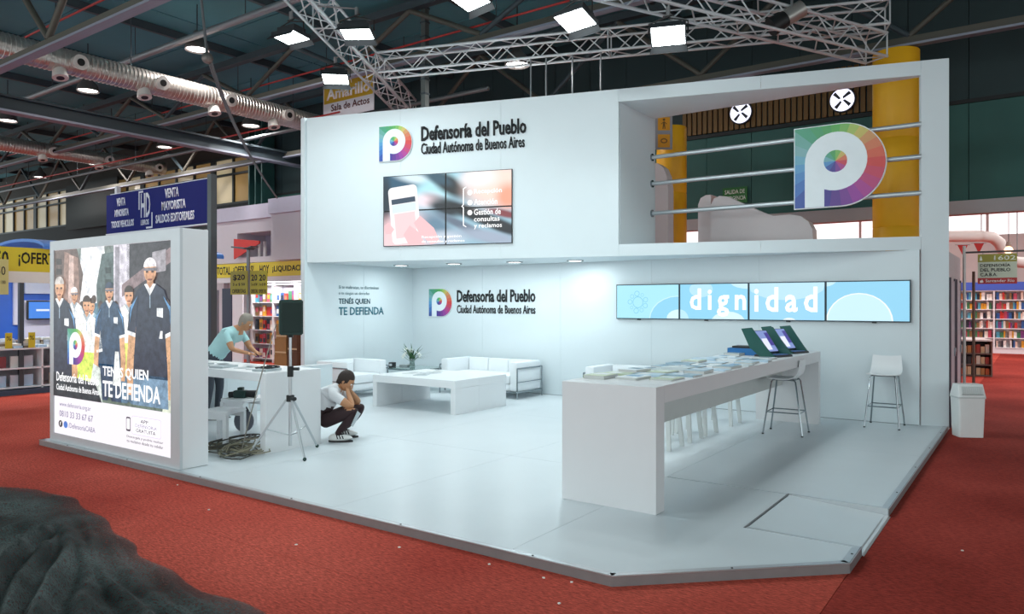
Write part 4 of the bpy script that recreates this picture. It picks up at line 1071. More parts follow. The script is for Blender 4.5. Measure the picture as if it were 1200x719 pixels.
# ---- glass corner table with flowers
t = thing('glass_table', 'low glass side table with chrome frame in the lounge corner', 'table', (-9.95, 10.78, PT), 0)
MB().box((-.47, -.38, .44), (.47, .38, .455)).build('glass_top', mat('#cfe7e2', .05, trans=.85), t)
for sx in (-1, 1):
    for sy in (-1, 1): rod('leg', (sx*.44, sy*.35, 0), (sx*.44, sy*.35, .438), .014, CHROME, t, 10)
    rod('frame_tube', (sx*.44, -.35, .425), (sx*.44, .35, .425), .013, CHROME, t, 10)
for sy in (-1, 1): rod('frame_tube', (-.44, sy*.35, .425), (.44, sy*.35, .425), .013, CHROME, t, 10)
vp = (-10.08, 10.80, PT+.455)
t = thing('vase', 'small clear glass vase holding the lilies on the glass table', 'vase', vp)
MB().lathe([(.05, 0), (.055, .01), (.05, .10), (.06, .17), (.056, .17), (.045, .10), (.048, .015), (.001, .012)], 16).build('glass', mat('#d9eae8', .06, trans=.8), t, True)
MB().lathe([(.001, .013), (.043, .014), (.042, .09), (.001, .09)], 14).build('water', mat('#b8cfc8', .1, trans=.6), t, True)
t = thing('lily_bouquet', 'loose bouquet of white lilies with long green leaves', 'flowers', (vp[0], vp[1], vp[2]+.16))
GR = mat('#1d4a25', .6); GR2 = mat('#3d6b3c', .6); LIL = mat('#f1f2ea', .5)
random.seed(5)
MB().ball((0, 0, .02), .06, sc=(1, 1, .8)).build('leaf_cluster', GR, t)
for k in range(22):
    a = k*2.4; el = random.uniform(.05, 1.0); L_ = random.uniform(.24, .42)
    d = Vector((math.cos(a)*math.cos(el), math.sin(a)*math.cos(el), math.sin(el)))
    s_ = d.cross(Vector((0, 0, 1))).normalized()*.012
    m_ = d*L_*.55+Vector((0, 0, .02)); e = d*L_
    MB().slab([d*.02-s_*.5, m_-s_, e, m_+s_, d*.02+s_*.5], .002).build('leaf', GR if k % 2 else GR2, t)
for k in range(9):
    a = k*2.1+.4; el = random.uniform(.25, 1.1); L_ = random.uniform(.14, .27)
    d = Vector((math.cos(a)*math.cos(el), math.sin(a)*math.cos(el), math.sin(el))); c = d*L_
    rod('stem', (0, 0, -.08), c, .003, GR2, t, 5)
    fl_ = bpy.data.objects.new('flower', None); fl_.location = c; fl_.parent = t; COL.objects.link(fl_); fl_.rotation_euler = d.to_track_quat('Z', 'Y').to_euler()
    for j in range(6):
        b = j*math.pi/3; u = Vector((math.cos(b), math.sin(b), 0)); v = Vector((-math.sin(b), math.cos(b), 0))
        MB().slab([u*.004, u*.03-v*.012+Vector((0, 0, .015)), u*.062+Vector((0, 0, .010)), u*.03+v*.012+Vector((0, 0, .015))], .002).build('petal', LIL, fl_)
for k, (x, y, w, l, h, c, lab) in enumerate(((-10.33, 10.50, .10, .12, .10, '#22262a', 'small black box on the left end of the glass table'), (-10.30, 10.86, .20, .22, .03, '#b9c2c6', 'grey magazine pile on the glass table beside the vase'))):
    o = thing('small_box' if k == 0 else 'magazine_pile', lab, 'box' if k == 0 else 'magazines', (x, y, PT+.455), .2)
    if k == 0:
        MB().box((-w/2, -l/2, 0), (w/2, l/2, h), .01).build('body', mat(c, .4), o); MB().box((-w/2+.02, -l/2-.004, .03), (w/2-.02, -l/2-.0005, .075)).build('label_panel', mat('#d9dde0', .4), o)
    else:
        for q in range(3): MB().box((-w/2+.01*q, -l/2, .012*q), (w/2+.008*q, l/2-.01*q, .012*q+.011)).build('magazine', mat(['#b9c2c6', '#8f9499', '#d3d8da'][q], .4), o)

# ---- reception desk
DX0, DX1, DY0, DY1, DT = -10.0, -7.10, 5.20, 5.99, .98
t = thing('reception_desk', 'white reception desk with panel ends behind the light box', 'desk', (DX1, DY0, PT))
L_ = DX1-DX0; dh = DT-PT
MB().box((-.10, 0, 0), (0, .79, dh), .004).build('end_panel', WHITE2, t); MB().box((-L_, 0, 0), (-L_+.10, .79, dh), .004).build('end_panel', WHITE2, t)
MB().box((-L_+.101, 0, dh-.10), (-.101, .79, dh-.001), .004).build('desktop', WHITE2, t)
random.seed(3)
for k in range(9):
    x = -9.55+.27*k; y = 5.35+.30*random.random()
    o = MB().box((-.10, -.14, 0), (.10, .14, random.choice([.006, .015, .025]))).build('leaflet_stack', mat(random.choice(['#d9dcde', '#c3cacd', '#e6e6e4', '#aeb7bb']), .5)); o.location = (x, y, DT); o.rotation_euler = (0, 0, random.uniform(-.6, .6))
    MB().box((-.07, -.02, .0262), (.07, .10, .0272)).build('printed_top', mat('#7f8f98', .5), o).location.z = -.001*0
    tag(o, ORD[k]+' small stack of leaflets on the reception desk, counted from the light box side', 'leaflets', 'leaflets on the reception desk')
o = thing('cable_roll', 'black cable gathered on the right end of the reception desk', 'cable', (-7.35, 5.45, DT))
MB().tube([(math.cos(a*.7)*.12-.2+.012*a, math.sin(a*.7)*.06, .012+.002*a) for a in range(24)], .009, 6).build('loops', BLACK, o)

# ---- small white stools, camera gear, cables, bag under the desk
def kid_stool(loc, rz, label, w=.36, h=.42):
    t = thing('small_stool', label, 'stool', loc, rz)
    MB().prism(rrect(-w/2, -w/2, w/2, w/2, .04), h-.04, h, .004).build('seat', WHITE2, t)
    for sx in (-1, 1):
        for sy in (-1, 1): MB().box((sx*(w/2-.03)-.025, sy*(w/2-.03)-.025, 0), (sx*(w/2-.03)+.025, sy*(w/2-.03)+.025, h-.041)).build('leg', WHITE2, t)
    for sy in (-1, 1): MB().box((-w/2+.056, sy*(w/2-.03)-.008, h-.10), (w/2-.056, sy*(w/2-.03)+.008, h-.042)).build('apron', WHITE2, t)
    return t
p = gp(276, 508); ks = kid_stool((p[0], p[1]+.12, PT), .15, 'small white stool under the desk carrying a camera', .42, .46)
p2_ = gp(252, 521); kid_stool((p2_[0], p2_[1]+.1, PT), .35, 'small empty white stool close to the light box', .40, .42)
gx_, gy_ = ks.location.x, ks.location.y
t = thing('camera', 'black camera with a long lens lying on the small white stool', 'camera', (gx_-.02, gy_-.02, PT+.46), TH)
MB().box((-.09, -.05, 0), (.07, .05, .10), .012).build('body', DGREEN, t, True); MB().box((-.04, -.04, .101), (.03, .04, .14), .01).build('viewfinder', DGREEN, t, True)
MB().cyl((.075, 0, .055), (.20, 0, .05), .045, .05, 18).build('lens', BLACK, t, True); MB().cyl((.2005, 0, .05), (.206, 0, .05), .04, n=18).build('front_glass', mat('#c8ccd0', .1), t)
MB().cyl((-.16, 0, .04), (-.092, 0, .045), .04, n=14).build('grip', BLACK, t, True)
t = thing('equipment_bag', 'dark brown equipment case on the floor against the desk end', 'bag', (-7.32, 5.62, PT), 0)
MB().box((-.20, -.16, 0), (.10, .16, .19), .03).build('case', mat('#2b2326', .7), t, True)
MB().tube([(-.13, -.165, .12), (-.10, -.20, .15), (.0, -.20, .15), (.03, -.165, .12)], .01, 6).build('handle', BLACK, t)
t = thing('red_folder', 'red folder propped upright behind the camera stool', 'folder', (gx_-.18, gy_+.54, PT+.416), TH)
MB().box((-.10, -.03, 0), (.10, .03, .33), .004).build('cover', mat('#b1303a', .5), t); MB().box((-.095, -.031, .05), (-.085, -.0305, .30)).build('spine_line', mat('#7a1c26', .5), t)
t = thing('side_shelf', 'low white shelf stand behind the camera stool holding a red folder', 'shelf', (gx_-.18, gy_+.56, PT), TH)
MB().box((-.28, -.15, .39), (.42, .15, .415)).build('shelf_board', WHITE2, t)
for a in (-.27, .38): MB().box((a, -.14, 0), (a+.03, .14, .389)).build('side', WHITE2, t)
t = thing('grey_bag', 'dark grey slumped bag beneath the camera stool', 'bag', (gx_-.02, gy_+.02, PT), TH)
MB().ball((0, 0, .15), .14, 16, (.95, .55, 1.05)).build('sack', mat('#5b5d66', .8, bump=.4, bscale=20), t, True); MB().tube([(-.06, 0, .28), (-.03, 0, .33), (.03, 0, .33), (.06, 0, .28)], .012, 6).build('strap', mat('#44464e', .8), t)
random.seed(21)
cc = gp(268, 529)
for k in range(7):
    t = thing('cable_coil', 'loose beige and dark cable tangled on the platform floor by the desk', 'cable', (cc[0]+random.uniform(-.35, .35), cc[1]+random.uniform(-.06, .14), PT), random.uniform(0, 6), 'tangled cables by the desk')
    pts = []; ph_ = random.uniform(0, 6); big = k in (2, 5)
    for i in range(46):
        a = i*.42+ph_; r = .16+.06*math.sin(a*.37+k)+.05*random.random()
        pts.append((math.cos(a)*r*1.5, math.sin(a)*r*.8, .012+.012*k*.3+(.10*abs(math.sin(a*.5)) if big else .018*abs(math.sin(a*1.3)))))
    MB().tube(pts, .0075, 6).build('cable', mat(['#6a6450', '#3b3a34', '#8b8570', '#5c5a52'][k % 4], .6), t)
# ---- loudspeaker on a tripod
SP = gp(341, 531); d_ = 8.34
sx_, sy_ = -6.87, 5.36
t = thing('speaker_stand', 'aluminium tripod stand with black collars in front of the desk end', 'stand', (sx_, sy_, PT), 0)
zs = dp(341, 392, d_)[2]-PT; zc = dp(341, 466, d_)[2]-PT; zk = dp(341, 435, d_)[2]-PT
rod('pole', (0, 0, .10), (0, 0, zc+.3), .019, ALU, t, 12); rod('upper_pole', (0, 0, zk), (0, 0, zs), .015, ALU, t, 12)
MB().cyl((0, 0, zk-.06), (0, 0, zk+.06), .034, n=14).build('collar', BLACK, t); MB().cyl((.03, .02, zk+.03), (.09, .05, zk+.03), .018, n=10).build('knob', BLACK, t)
hub = MB().cyl((0, 0, zc-.04), (0, 0, zc+.03), .045, n=14).build('leg_hub', BLACK, t); MB().cyl((.04, -.02, zc), (.12, -.03, zc), .022, n=10).build('knob', BLACK, hub)
for ex, ey in ((-.07, .44), (.42, -.14), (-.35, -.29)):
    e = Vector((ex, ey, .02)); s0 = Vector((ex*.1, ey*.1, zc-.02))
    MB().tube([s0, e], .013, 8).build('leg', ALU, t, True)
    ft = MB().ball((e.x, e.y, .021), .021, 10).build('rubber_foot', DGREEN, t)
    md = s0.lerp(e, .55); rod('stay', (0, 0, .22), md, .008, ALU, t, 8)
t2 = thing('loudspeaker', 'dark green-black portable loudspeaker on the tripod stand', 'loudspeaker', (sx_, sy_, PT+zs), TH+.35)
hh_ = dp(341, 351, d_)[2]-dp(341, 392, d_)[2]
MB().prism([(-.12, -.12), (.13, -.14), (.13, .10), (.05, .15), (-.06, .15), (-.12, .08)], .0, hh_, .012).build('cabinet', DGREEN, t2, True)
MB().box((-.10, -.150, .03), (.11, -.128, hh_-.03), .006).build('grille', mat('#0d2622', .7, bump=.3, bscale=200), t2)
MB().box((-.128, -.08, .04), (-.1205, -.05, hh_-.04)).build('side_handle', mat('#3f6b62', .5), t2)
MB().cyl((0, 0, -.03), (0, 0, -.0005), .03, n=12).build('pole_socket', BLACK, t2)
t = thing('power_cord', 'thin grey cord hanging from the loudspeaker down to the floor tangle', 'cord', (sx_, sy_, PT), 0)
e = Vector(gp(290, 530))-Vector((sx_, sy_, PT)); s0 = Vector((-.04, -.16, zs+.12))
pts = []
for i in range(22):
    f_ = i/21; a = s0.lerp(Vector((-.12, -.30, .95)), f_); b = Vector((-.12, -.30, .95)).lerp(e+Vector((.02, -.1, .01)), f_); pts.append(a.lerp(b, f_))
MB().tube(pts, .007, 6).build('cord', mat('#8f8a80', .6), t)

# ---- waste bin on the carpet right of the pillar
b0 = gp(1131, 512, 0)
t = thing('waste_bin', 'white plastic waste bin with a ribbed swing lid on the red carpet', 'bin', (b0[0]+.02, b0[1]+.12, 0), TH-.12)
def frus(w0, d0, w1, d1, z0, z1, r=.03):
    bm = bmesh.new(); lo = [bm.verts.new((x, y, z0)) for x, y in rrect(-w0, -d0, w0, d0, r)]; hi = [bm.verts.new((x, y, z1)) for x, y in rrect(-w1, -d1, w1, d1, r)]; n = len(lo)
    bm.faces.new(hi); bm.faces.new(lo[::-1])
    for i in range(n): bm.faces.new((lo[i], lo[(i+1) % n], hi[(i+1) % n], hi[i]))
    bmesh.ops.recalc_face_normals(bm, faces=bm.faces); return bm
m_ = MB(); m_.merge(frus(.172, .13, .190, .145, .0, .515)); m_.build('body', mat('#dfe2e1', .4), t, True)
m_ = MB(); m_.merge(frus(.200, .155, .200, .155, .516, .535)); m_.build('rim', mat('#c7cccb', .4), t, True)
m_ = MB(); m_.merge(frus(.198, .153, .180, .10, .536, .70)); ld = m_.build('lid', mat('#e3e6e5', .4), t, True)
t.scale = (.88, .9, 1)
for k in range(14):
    x = -.14+.0215*k; MB().slab([(x, -.150, .575), (x+.011, -.150, .575), (x+.011, -.118, .672), (x, -.118, .672)], .012).build('lid_rib', mat('#cdd2d1', .4), ld)
MB().box((-.15, -.163, .566), (.15, -.146, .573)).build('flap_lip', mat('#8d9391', .4), ld)

# ================================================================== PEOPLE
def skin_body(name, bones, radii, mats, parent, sub=2):
    """bones: (joint a, joint b, material index); one continuous surface grown round the joints"""
    names = list(radii); idx = {n_: i for i, n_ in enumerate(names)}
    me = bpy.data.meshes.new(name); me.from_pydata([radii[n_][0] for n_ in names], [(idx[a], idx[b]) for a, b, _ in bones], [])
    o = bpy.data.objects.new(name, me); COL.objects.link(o)
    o.modifiers.new('skin', 'SKIN'); sv = me.skin_vertices[0].data
    for i, n_ in enumerate(names):
        r = radii[n_][1]; sv[i].radius = r if isinstance(r, tuple) else (r, r); sv[i].use_root = (n_ == 'pelvis')
    ss = o.modifiers.new('sub', 'SUBSURF'); ss.levels = sub; ss.render_levels = sub
    dg = bpy.context.evaluated_depsgraph_get(); dg.update()
    m2 = bpy.data.meshes.new_from_object(o.evaluated_get(dg)); bpy.data.objects.remove(o); bpy.data.meshes.remove(me)
    m2.materials.clear()
    for m in mats: m2.materials.append(m)
    seg = [(Vector(radii[a][0]), Vector(radii[b][0]), mi) for a, b, mi in bones]
    for p in m2.polygons:
        c = p.center; best = 9e9
        for a, b, mi in seg:
            ab = b-a; f_ = max(0, min(1, (c-a).dot(ab)/max(1e-9, ab.length_squared))); dd = (c-(a+ab*f_)).length
            if dd < best: best = dd; p.material_index = mi
        p.use_smooth = True
    o = bpy.data.objects.new(name, m2); COL.objects.link(o); o.parent = parent
    return o
def add_hand(rad, bones, pre, wrist, dirv, palm_n, mi, curl=.5):
    """palm and five fingers as chains rooted in the palm"""
    w = Vector(wrist); d = Vector(dirv).normalized(); n = Vector(palm_n).normalized(); s = d.cross(n).normalized()
    rad[pre+'palm'] = (w+d*.05, (.030, .018)); bones.append((pre+'wrist', pre+'palm', mi))
    for k, (off, L_) in enumerate(((-.030, .055), (-.010, .068), (.010, .065), (.029, .05))):
        a = w+d*.095+s*off; b = a+d*L_*.55+n*L_*.25*curl; c = b+d*L_*.30+n*L_*.55*curl
        for q, v in (('a', a), ('b', b), ('c', c)): rad[pre+'f%d%s' % (k, q)] = (v, .0085)
        bones += [(pre+'palm', pre+'f%da' % k, mi), (pre+'f%da' % k, pre+'f%db' % k, mi), (pre+'f%db' % k, pre+'f%dc' % k, mi)]
    a = w+d*.045-s*.042+n*.008; b = a+d*.035-s*.014+n*.015
    rad[pre+'t1'] = (a, .010); rad[pre+'t2'] = (b, .0085); bones += [(pre+'palm', pre+'t1', mi), (pre+'t1', pre+'t2', mi)]
def head_parts(t, c, fwd, up, skinm, hairm, s=1.0, hairlen=0.):
    """face, ears, hair on the head centre c; local frame fwd/up"""
    f_ = Vector(fwd).normalized(); u = Vector(up); u = (u-f_*u.dot(f_)).normalized(); r = f_.cross(u)
    M = Matrix((r, f_, u)).transposed().to_4x4(); M.translation = Vector(c)
    def put(mb, nm, m, par=t, sm=True):
        bmesh.ops.transform(mb.bm, matrix=M, verts=mb.bm.verts); return mb.build(nm, m, par, sm)
    mb = MB(); mb.ball((0, 0, 0), .1*s, 20, (.78, .98, 1.16)); mb.ball((0, .03*s, -.055*s), .07*s, 16, (.80, .85, .95))
    mb.tube([(0, .092*s, .012*s), (0, .108*s, -.012*s), (0, .118*s, -.028*s), (0, .098*s, -.034*s)], [.007*s, .010*s, .014*s, .010*s], 8)
    for sg in (-1, 1): mb.ball((sg*.078*s, -.005*s, -.01*s), .022*s, 10, (.4, .8, 1.3))
    hd = put(mb, 'head', skinm)
    for sg in (-1, 1):
        put(MB().ball((sg*.031*s, .088*s, .008*s), .011*s, 10), 'eye', mat('#f0eeea', .3), hd)
        put(MB().ball((sg*.031*s, .0965*s, .008*s), .0055*s, 8), 'iris', mat('#2b1b12', .3), hd)
        put(MB().box((sg*.031*s-.016*s, .086*s, .026*s), (sg*.031*s+.016*s, .096*s, .031*s)), 'eyebrow', hairm, hd, False)
    put(MB().ball((0, .086*s, -.062*s), .02*s, 10, (1.1, .45, .35)), 'mouth', mat('#9a5548', .5), hd)
    mb = MB(); mb.ball((0, -.018*s, .022*s), .108*s, 20, (.82, .98, 1.08)); mb.ball((0, -.05*s, -.03*s), .085*s, 14, (.86, .7, 1.0))
    for v in [v for v in mb.bm.verts if v.co.y > .052*s and v.co.z < .062*s]: v.co.y = .045*s
    hr = put(mb, 'hair', hairm)
    return hd
SKIN = mat('#b98560', .6, var=.08, scale=20); HAIR = mat('#2a1d18', .7, bump=.4, bscale=80)
# ---- squatting person in a white T-shirt behind the desk end
pc = gp(396, 515)
t = thing('person', 'squatting person in white T-shirt, dark brown trousers and striped white trainers, head bowed', 'person', (pc[0], pc[1], PT), TH)
SHIRT = mat('#d9dadd', .8, var=.06, bump=.3, bscale=14); TROU = mat('#2c171b', .8, var=.15, bump=.3, bscale=14)
R_ = {'pelvis': (Vector((-.17, .02, .27)), (.135, .14)), 'belly': (Vector((-.20, .02, .40)), (.135, .15)), 'chest': (Vector((-.12, .02, .54)), (.14, .165)), 'upper': (Vector((-.03, .02, .63)), (.10, .11)),
      'neck': (Vector((.03, .02, .675)), .052), 'skull': (Vector((.075, .02, .70)), .05)}
B_ = [('pelvis', 'belly', 1), ('belly', 'chest', 0), ('chest', 'upper', 0), ('upper', 'neck', 0), ('neck', 'skull', 2)]
for sg, pre in ((-1, 'r'), (1, 'l')):
    y = .02+sg*.0
    R_[pre+'hip'] = (Vector((-.13, .02+sg*.10, .25)), .098); R_[pre+'knee'] = (Vector((.27, .02+sg*.20, .39)), .068)
    R_[pre+'thigh'] = (Vector((.06, .02+sg*.16, .33)), .090); R_[pre+'calf'] = (Vector((.16, .02+sg*.18, .25)), .060)
    R_[pre+'ankle'] = (Vector((.02, .02+sg*.16, .095)), .043); R_[pre+'toe'] = (Vector((.12, .02+sg*.16, .055)), .034)
    B_ += [('pelvis', pre+'hip', 1), (pre+'hip', pre+'thigh', 1), (pre+'thigh', pre+'knee', 1), (pre+'knee', pre+'calf', 1), (pre+'calf', pre+'ankle', 1), (pre+'ankle', pre+'toe', 1)]
    R_[pre+'sh'] = (Vector((-.03, .02+sg*.175, .585)), .066); R_[pre+'slv'] = (Vector((.10, .02+sg*.20, .505)), .060)
    R_[pre+'elb'] = (Vector((.215, .02+sg*.20, .435)), .043); R_[pre+'wrist'] = (Vector((.145, .02+sg*.085, .585)), .027)
    R_[pre+'fore'] = (Vector((.19, .02+sg*.15, .50)), .040)
    B_ += [('upper', pre+'sh', 0), (pre+'sh', pre+'slv', 0), (pre+'slv', pre+'elb', 2), (pre+'elb', pre+'fore', 2), (pre+'fore', pre+'wrist', 2)]
    add_hand(R_, B_, pre, R_[pre+'wrist'][0], (-.25, -sg*.55, .75), (-.6, -sg*.2, -.3), 2, .7)
skin_body('body', B_, R_, [SHIRT, TROU, SKIN], t)
head_parts(t, (.10, .02, .735), (.85, -.12, -.62), (.5, 0, .86), SKIN, HAIR)
for sg in (-1, 1):
    sh = MB(); y = .02+sg*.16
    bmx = bmesh.new(); bmesh.ops.create_uvsphere(bmx, u_segments=18, v_segments=12, radius=1)
    for v in bmx.verts:
        f_ = v.co.x; v.co = Vector((.065+f_*.150, y+v.co.y*.050, max(0, .052+v.co.z*(.050-.020*f_))))
    sh.merge(bmx); so = sh.build('shoe', mat('#e3e3e1', .5), t, True)
    MB().prism(ellipse(.068, y, .152, .052, 24), .0, .020).build('sole', mat('#2a2527', .6), so)
    for k in range(3):
        x = .035+.035*k
        for s2 in (-1, 1):
            zz = (.045, .10-.008*k); MB().slab([(x, y+s2*.054, zz[0]), (x+.014, y+s2*.054, zz[0]), (x-.006, y+s2*.040, zz[1]), (x-.020, y+s2*.040, zz[1])], .004*s2).build('shoe_stripe', BLACK, so)
# pale stripe down the trouser leg
tl = MB().slab([(.300, -.265, .40), (.335, -.245, .365), (.235, -.225, .20), (.215, -.235, .22)], .006).build('trouser_stripe', mat('#b9c2c6', .7), t)
# ---- person leaning over the desk in a pale teal top
pl_ = (-9.86, 6.42)
t = thing('person', 'person in a pale teal top leaning forward over the reception desk', 'person', (pl_[0], pl_[1], PT), TH-.25)
TEAL = mat('#a8d0d2', .8, var=.12, bump=.3, bscale=12); DTR = mat('#3d434d', .8, bump=.3, bscale=14)
R_ = {'pelvis': (Vector((-.12, 0, .93)), (.125, .155)), 'belly': (Vector((.0, 0, 1.06)), (.13, .15)), 'chest': (Vector((.17, 0, 1.21)), (.13, .18)), 'upper': (Vector((.28, 0, 1.30)), (.09, .12)), 'neck': (Vector((.36, 0, 1.36)), .05), 'skull': (Vector((.41, 0, 1.39)), .05)}
B_ = [('pelvis', 'belly', 0), ('belly', 'chest', 0), ('chest', 'upper', 0), ('upper', 'neck', 2), ('neck', 'skull', 2)]
for sg, pre in ((-1, 'r'), (1, 'l')):
    R_[pre+'hip'] = (Vector((-.12, sg*.10, .86)), .10); R_[pre+'knee'] = (Vector((-.08, sg*.12, .48)), .064); R_[pre+'ankle'] = (Vector((-.14, sg*.13, .09)), .042); R_[pre+'toe'] = (Vector((.02, sg*.14, .04)), .034)
    B_ += [('pelvis', pre+'hip', 1), (pre+'hip', pre+'knee', 1), (pre+'knee', pre+'ankle', 1), (pre+'ankle', pre+'toe', 1)]
    R_[pre+'sh'] = (Vector((.24, sg*.19, 1.25)), .062); R_[pre+'slv'] = (Vector((.32, sg*.21, 1.14)), .052); R_[pre+'elb'] = (Vector((.36, sg*.22, 1.05)), .042); R_[pre+'wrist'] = (Vector((.52, sg*.12, .995)), .026)
    B_ += [('upper', pre+'sh', 0), (pre+'sh', pre+'slv', 0), (pre+'slv', pre+'elb', 2), (pre+'elb', pre+'wrist', 2)]
    add_hand(R_, B_, pre, R_[pre+'wrist'][0], (.8, -sg*.4, -.18), (0, 0, -1), 2, .35)
skin_body('body', B_, R_, [TEAL, DTR, SKIN], t)
head_parts(t, (.45, 0, 1.43), (.85, 0, -.5), (.4, 0, .9), SKIN, mat('#8f867c', .7, bump=.4, bscale=80))
for sg in (-1, 1):
    sh = MB(); y = sg*.135; bmx = bmesh.new(); bmesh.ops.create_uvsphere(bmx, u_segments=16, v_segments=10, radius=1)
    for v in bmx.verts: f_ = v.co.x; v.co = Vector((-.05+f_*.145, y+v.co.y*.048, max(0, .048+v.co.z*(.048-.018*f_))))
    sh.merge(bmx); so = sh.build('shoe', mat('#2a2a2e', .5), t, True); MB().prism(ellipse(-.05, y, .147, .05, 20), .0, .016).build('sole', mat('#8a8a88', .6), so)

# ================================================================== DARK NET CLOTH ON THE CARPET
def cloth():
    edge = [(0, 571), (45, 575), (80, 582), (104, 597), (125, 612), (145, 632), (165, 650), (200, 672), (235, 690), (275, 706), (318, 722), (360, 745)]
    ew = [Vector(gp(px, py, 0)) for px, py in edge]
    # far rim continues to the left beyond the picture
    ew = [Vector((ew[0].x-2.2, ew[0].y-.25, 0)), Vector((ew[0].x-1.0, ew[0].y-.1, 0))]+ew
    n = 150; m_ = 130
    Ls = [0]
    for a, b in zip(ew, ew[1:]): Ls.append(Ls[-1]+(b-a).length)
    def at(f_):
        q = f_*Ls[-1]
        for i in range(len(Ls)-1):
            if q <= Ls[i+1] or i == len(Ls)-2: return ew[i].lerp(ew[i+1], (q-Ls[i])/(Ls[i+1]-Ls[i]))
    inn = Vector((-.72, -.66, 0)).normalized()
    knot = Vector(gp(82, 598, 0)); ks_ = [(Vector(gp(*q, 0)), w) for q, w in (((100, 719), .07), ((60, 719), .06), ((205, 719), .05), ((150, 719), .045), ((0, 690), .06), ((0, 630), .06), ((40, 575), .03), ((250, 719), .05), ((118, 612), .03), ((20, 719), .05))]
    bm = bmesh.new(); V = []; lay = bm.verts.layers.float.new('layers')
    from mathutils import noise
    for i in range(n):
        row = []; e = at(i/(n-1))
        for j in range(m_):
            f_ = j/(m_-1); p = e+Vector((-.30, -1, 0)).normalized()*(f_**1.1)*3.1
            p += Vector((.03*math.sin(i*.5), .03*math.cos(i*.37), 0))*(1-f_)*.8
            h = .010
            for k, (q, w) in enumerate(ks_):
                d = q-knot; L_ = d.length; u = d/L_; s_ = (p-knot).dot(u); tt = abs((p-knot).dot(Vector((-u.y, u.x, 0)))+.05*math.sin(s_*2.6+k))
                if s_ > -.1: h = max(h, .010+(.095+.03*math.sin(k*2.1))*math.exp(-(tt/w)**2)*max(.12, min(1, s_*1.1))*(1 if s_ < L_*1.7 else .4))
            w_ = p+Vector((noise.noise(p*1.6), noise.noise(p*1.6+Vector((7, 3, 1))), 0))*.35
            rg = max(0, 1-abs(noise.noise(w_*1.9))*3.2)**2; rg2 = max(0, 1-abs(noise.noise(w_*4.5+Vector((2, 9, 4))))*3)**2
            h += .028*rg+.012*rg2+.02*max(0, noise.noise(p*2.2))+.010*noise.noise(p*11)+.005*noise.noise(p*26)
            h *= min(1, .06+(f_*3.1)/.75)
            vv = bm.verts.new((p.x, p.y, max(.006, h+.006))); vv[lay] = min(1, f_*3.1/.42+.35*noise.noise(p*3)); row.append(vv)
        V.append(row)
    for i in range(n-1):
        for j in range(m_-1): bm.faces.new((V[i][j], V[i][j+1], V[i+1][j+1], V[i+1][j]))
    bmesh.ops.recalc_face_normals(bm, faces=bm.faces)
    m = bpy.data.materials.new('dark_net'); m.use_nodes = True; nt = m.node_tree; L = nt.links; b = nt.nodes['Principled BSDF']
    tc = nt.nodes.new('ShaderNodeTexCoord')
    nz = nt.nodes.new('ShaderNodeTexNoise'); nz.inputs['Scale'].default_value = 70; nz.inputs['Detail'].default_value = 5; nz.inputs['Roughness'].default_value = .8
    mp = nt.nodes.new('ShaderNodeMapping'); mp.inputs['Scale'].default_value = (.5, 1.4, 1); L.new(tc.outputs['Object'], mp.inputs[0]); L.new(mp.outputs[0], nz.inputs['Vector'])
    cr = nt.nodes.new('ShaderNodeValToRGB'); e = cr.color_ramp.elements; e[0].position = .35; e[0].color = rgb('#081212')+(1,); e[1].position = .68; e[1].color = rgb('#5c6967')+(1,)
    L.new(nz.outputs['Fac'], cr.inputs['Fac']); L.new(cr.outputs['Color'], b.inputs['Base Color']); b.inputs['Roughness'].default_value = .75
    ar = nt.nodes.new('ShaderNodeValToRGB'); e = ar.color_ramp.elements; e[0].position = .36; e[0].color = (.45,)*3+(1,); e[1].position = .46; e[1].color = (1, 1, 1, 1)
    at_ = nt.nodes.new('ShaderNodeAttribute'); at_.attribute_name = 'layers'      # single thin layer at the rim, several further in
    mr = nt.nodes.new('ShaderNodeMapRange'); mr.inputs['To Min'].default_value = .62; mr.inputs['To Max'].default_value = 1.0; L.new(at_.outputs['Fac'], mr.inputs['Value'])
    mm = nt.nodes.new('ShaderNodeMath'); mm.operation = 'MULTIPLY'; L.new(mr.outputs['Result'], mm.inputs[0])
    L.new(nz.outputs['Fac'], ar.inputs['Fac']); L.new(ar.outputs['Color'], mm.inputs[1]); L.new(mm.outputs[0], b.inputs['Alpha'])
    n3 = nt.nodes.new('ShaderNodeTexNoise'); n3.inputs['Scale'].default_value = 1.7; n3.inputs['Detail'].default_value = 3; L.new(tc.outputs['Object'], n3.inputs['Vector'])
    c3 = nt.nodes.new('ShaderNodeValToRGB'); e = c3.color_ramp.elements; e[0].position = .38; e[0].color = rgb('#3f6660')+(1,); e[1].position = .62; e[1].color = (1, 1, 1, 1); L.new(n3.outputs['Fac'], c3.inputs['Fac'])
    m3 = nt.nodes.new('ShaderNodeMix'); m3.data_type = 'RGBA'; m3.blend_type = 'MULTIPLY'; m3.inputs['Factor'].default_value = 1; L.new(cr.outputs['Color'], m3.inputs['A']); L.new(c3.outputs['Color'], m3.inputs['B']); L.new(m3.outputs['Result'], b.inputs['Base Color'])
    bp = nt.nodes.new('ShaderNodeBump'); bp.inputs['Strength'].default_value = .6; bp.inputs['Distance'].default_value = .01; L.new(nz.outputs['Fac'], bp.inputs['Height']); L.new(bp.outputs['Normal'], b.inputs['Normal'])
    me = bpy.data.meshes.new('net_cloth'); bm.to_mesh(me); bm.free(); me.materials.append(m)
    for p in me.polygons: p.use_smooth = True
    o = bpy.data.objects.new('net_cloth', me); COL.objects.link(o)
    tag(o, 'dark green-black net cloth lying crumpled on the red carpet', 'cloth')
cloth()
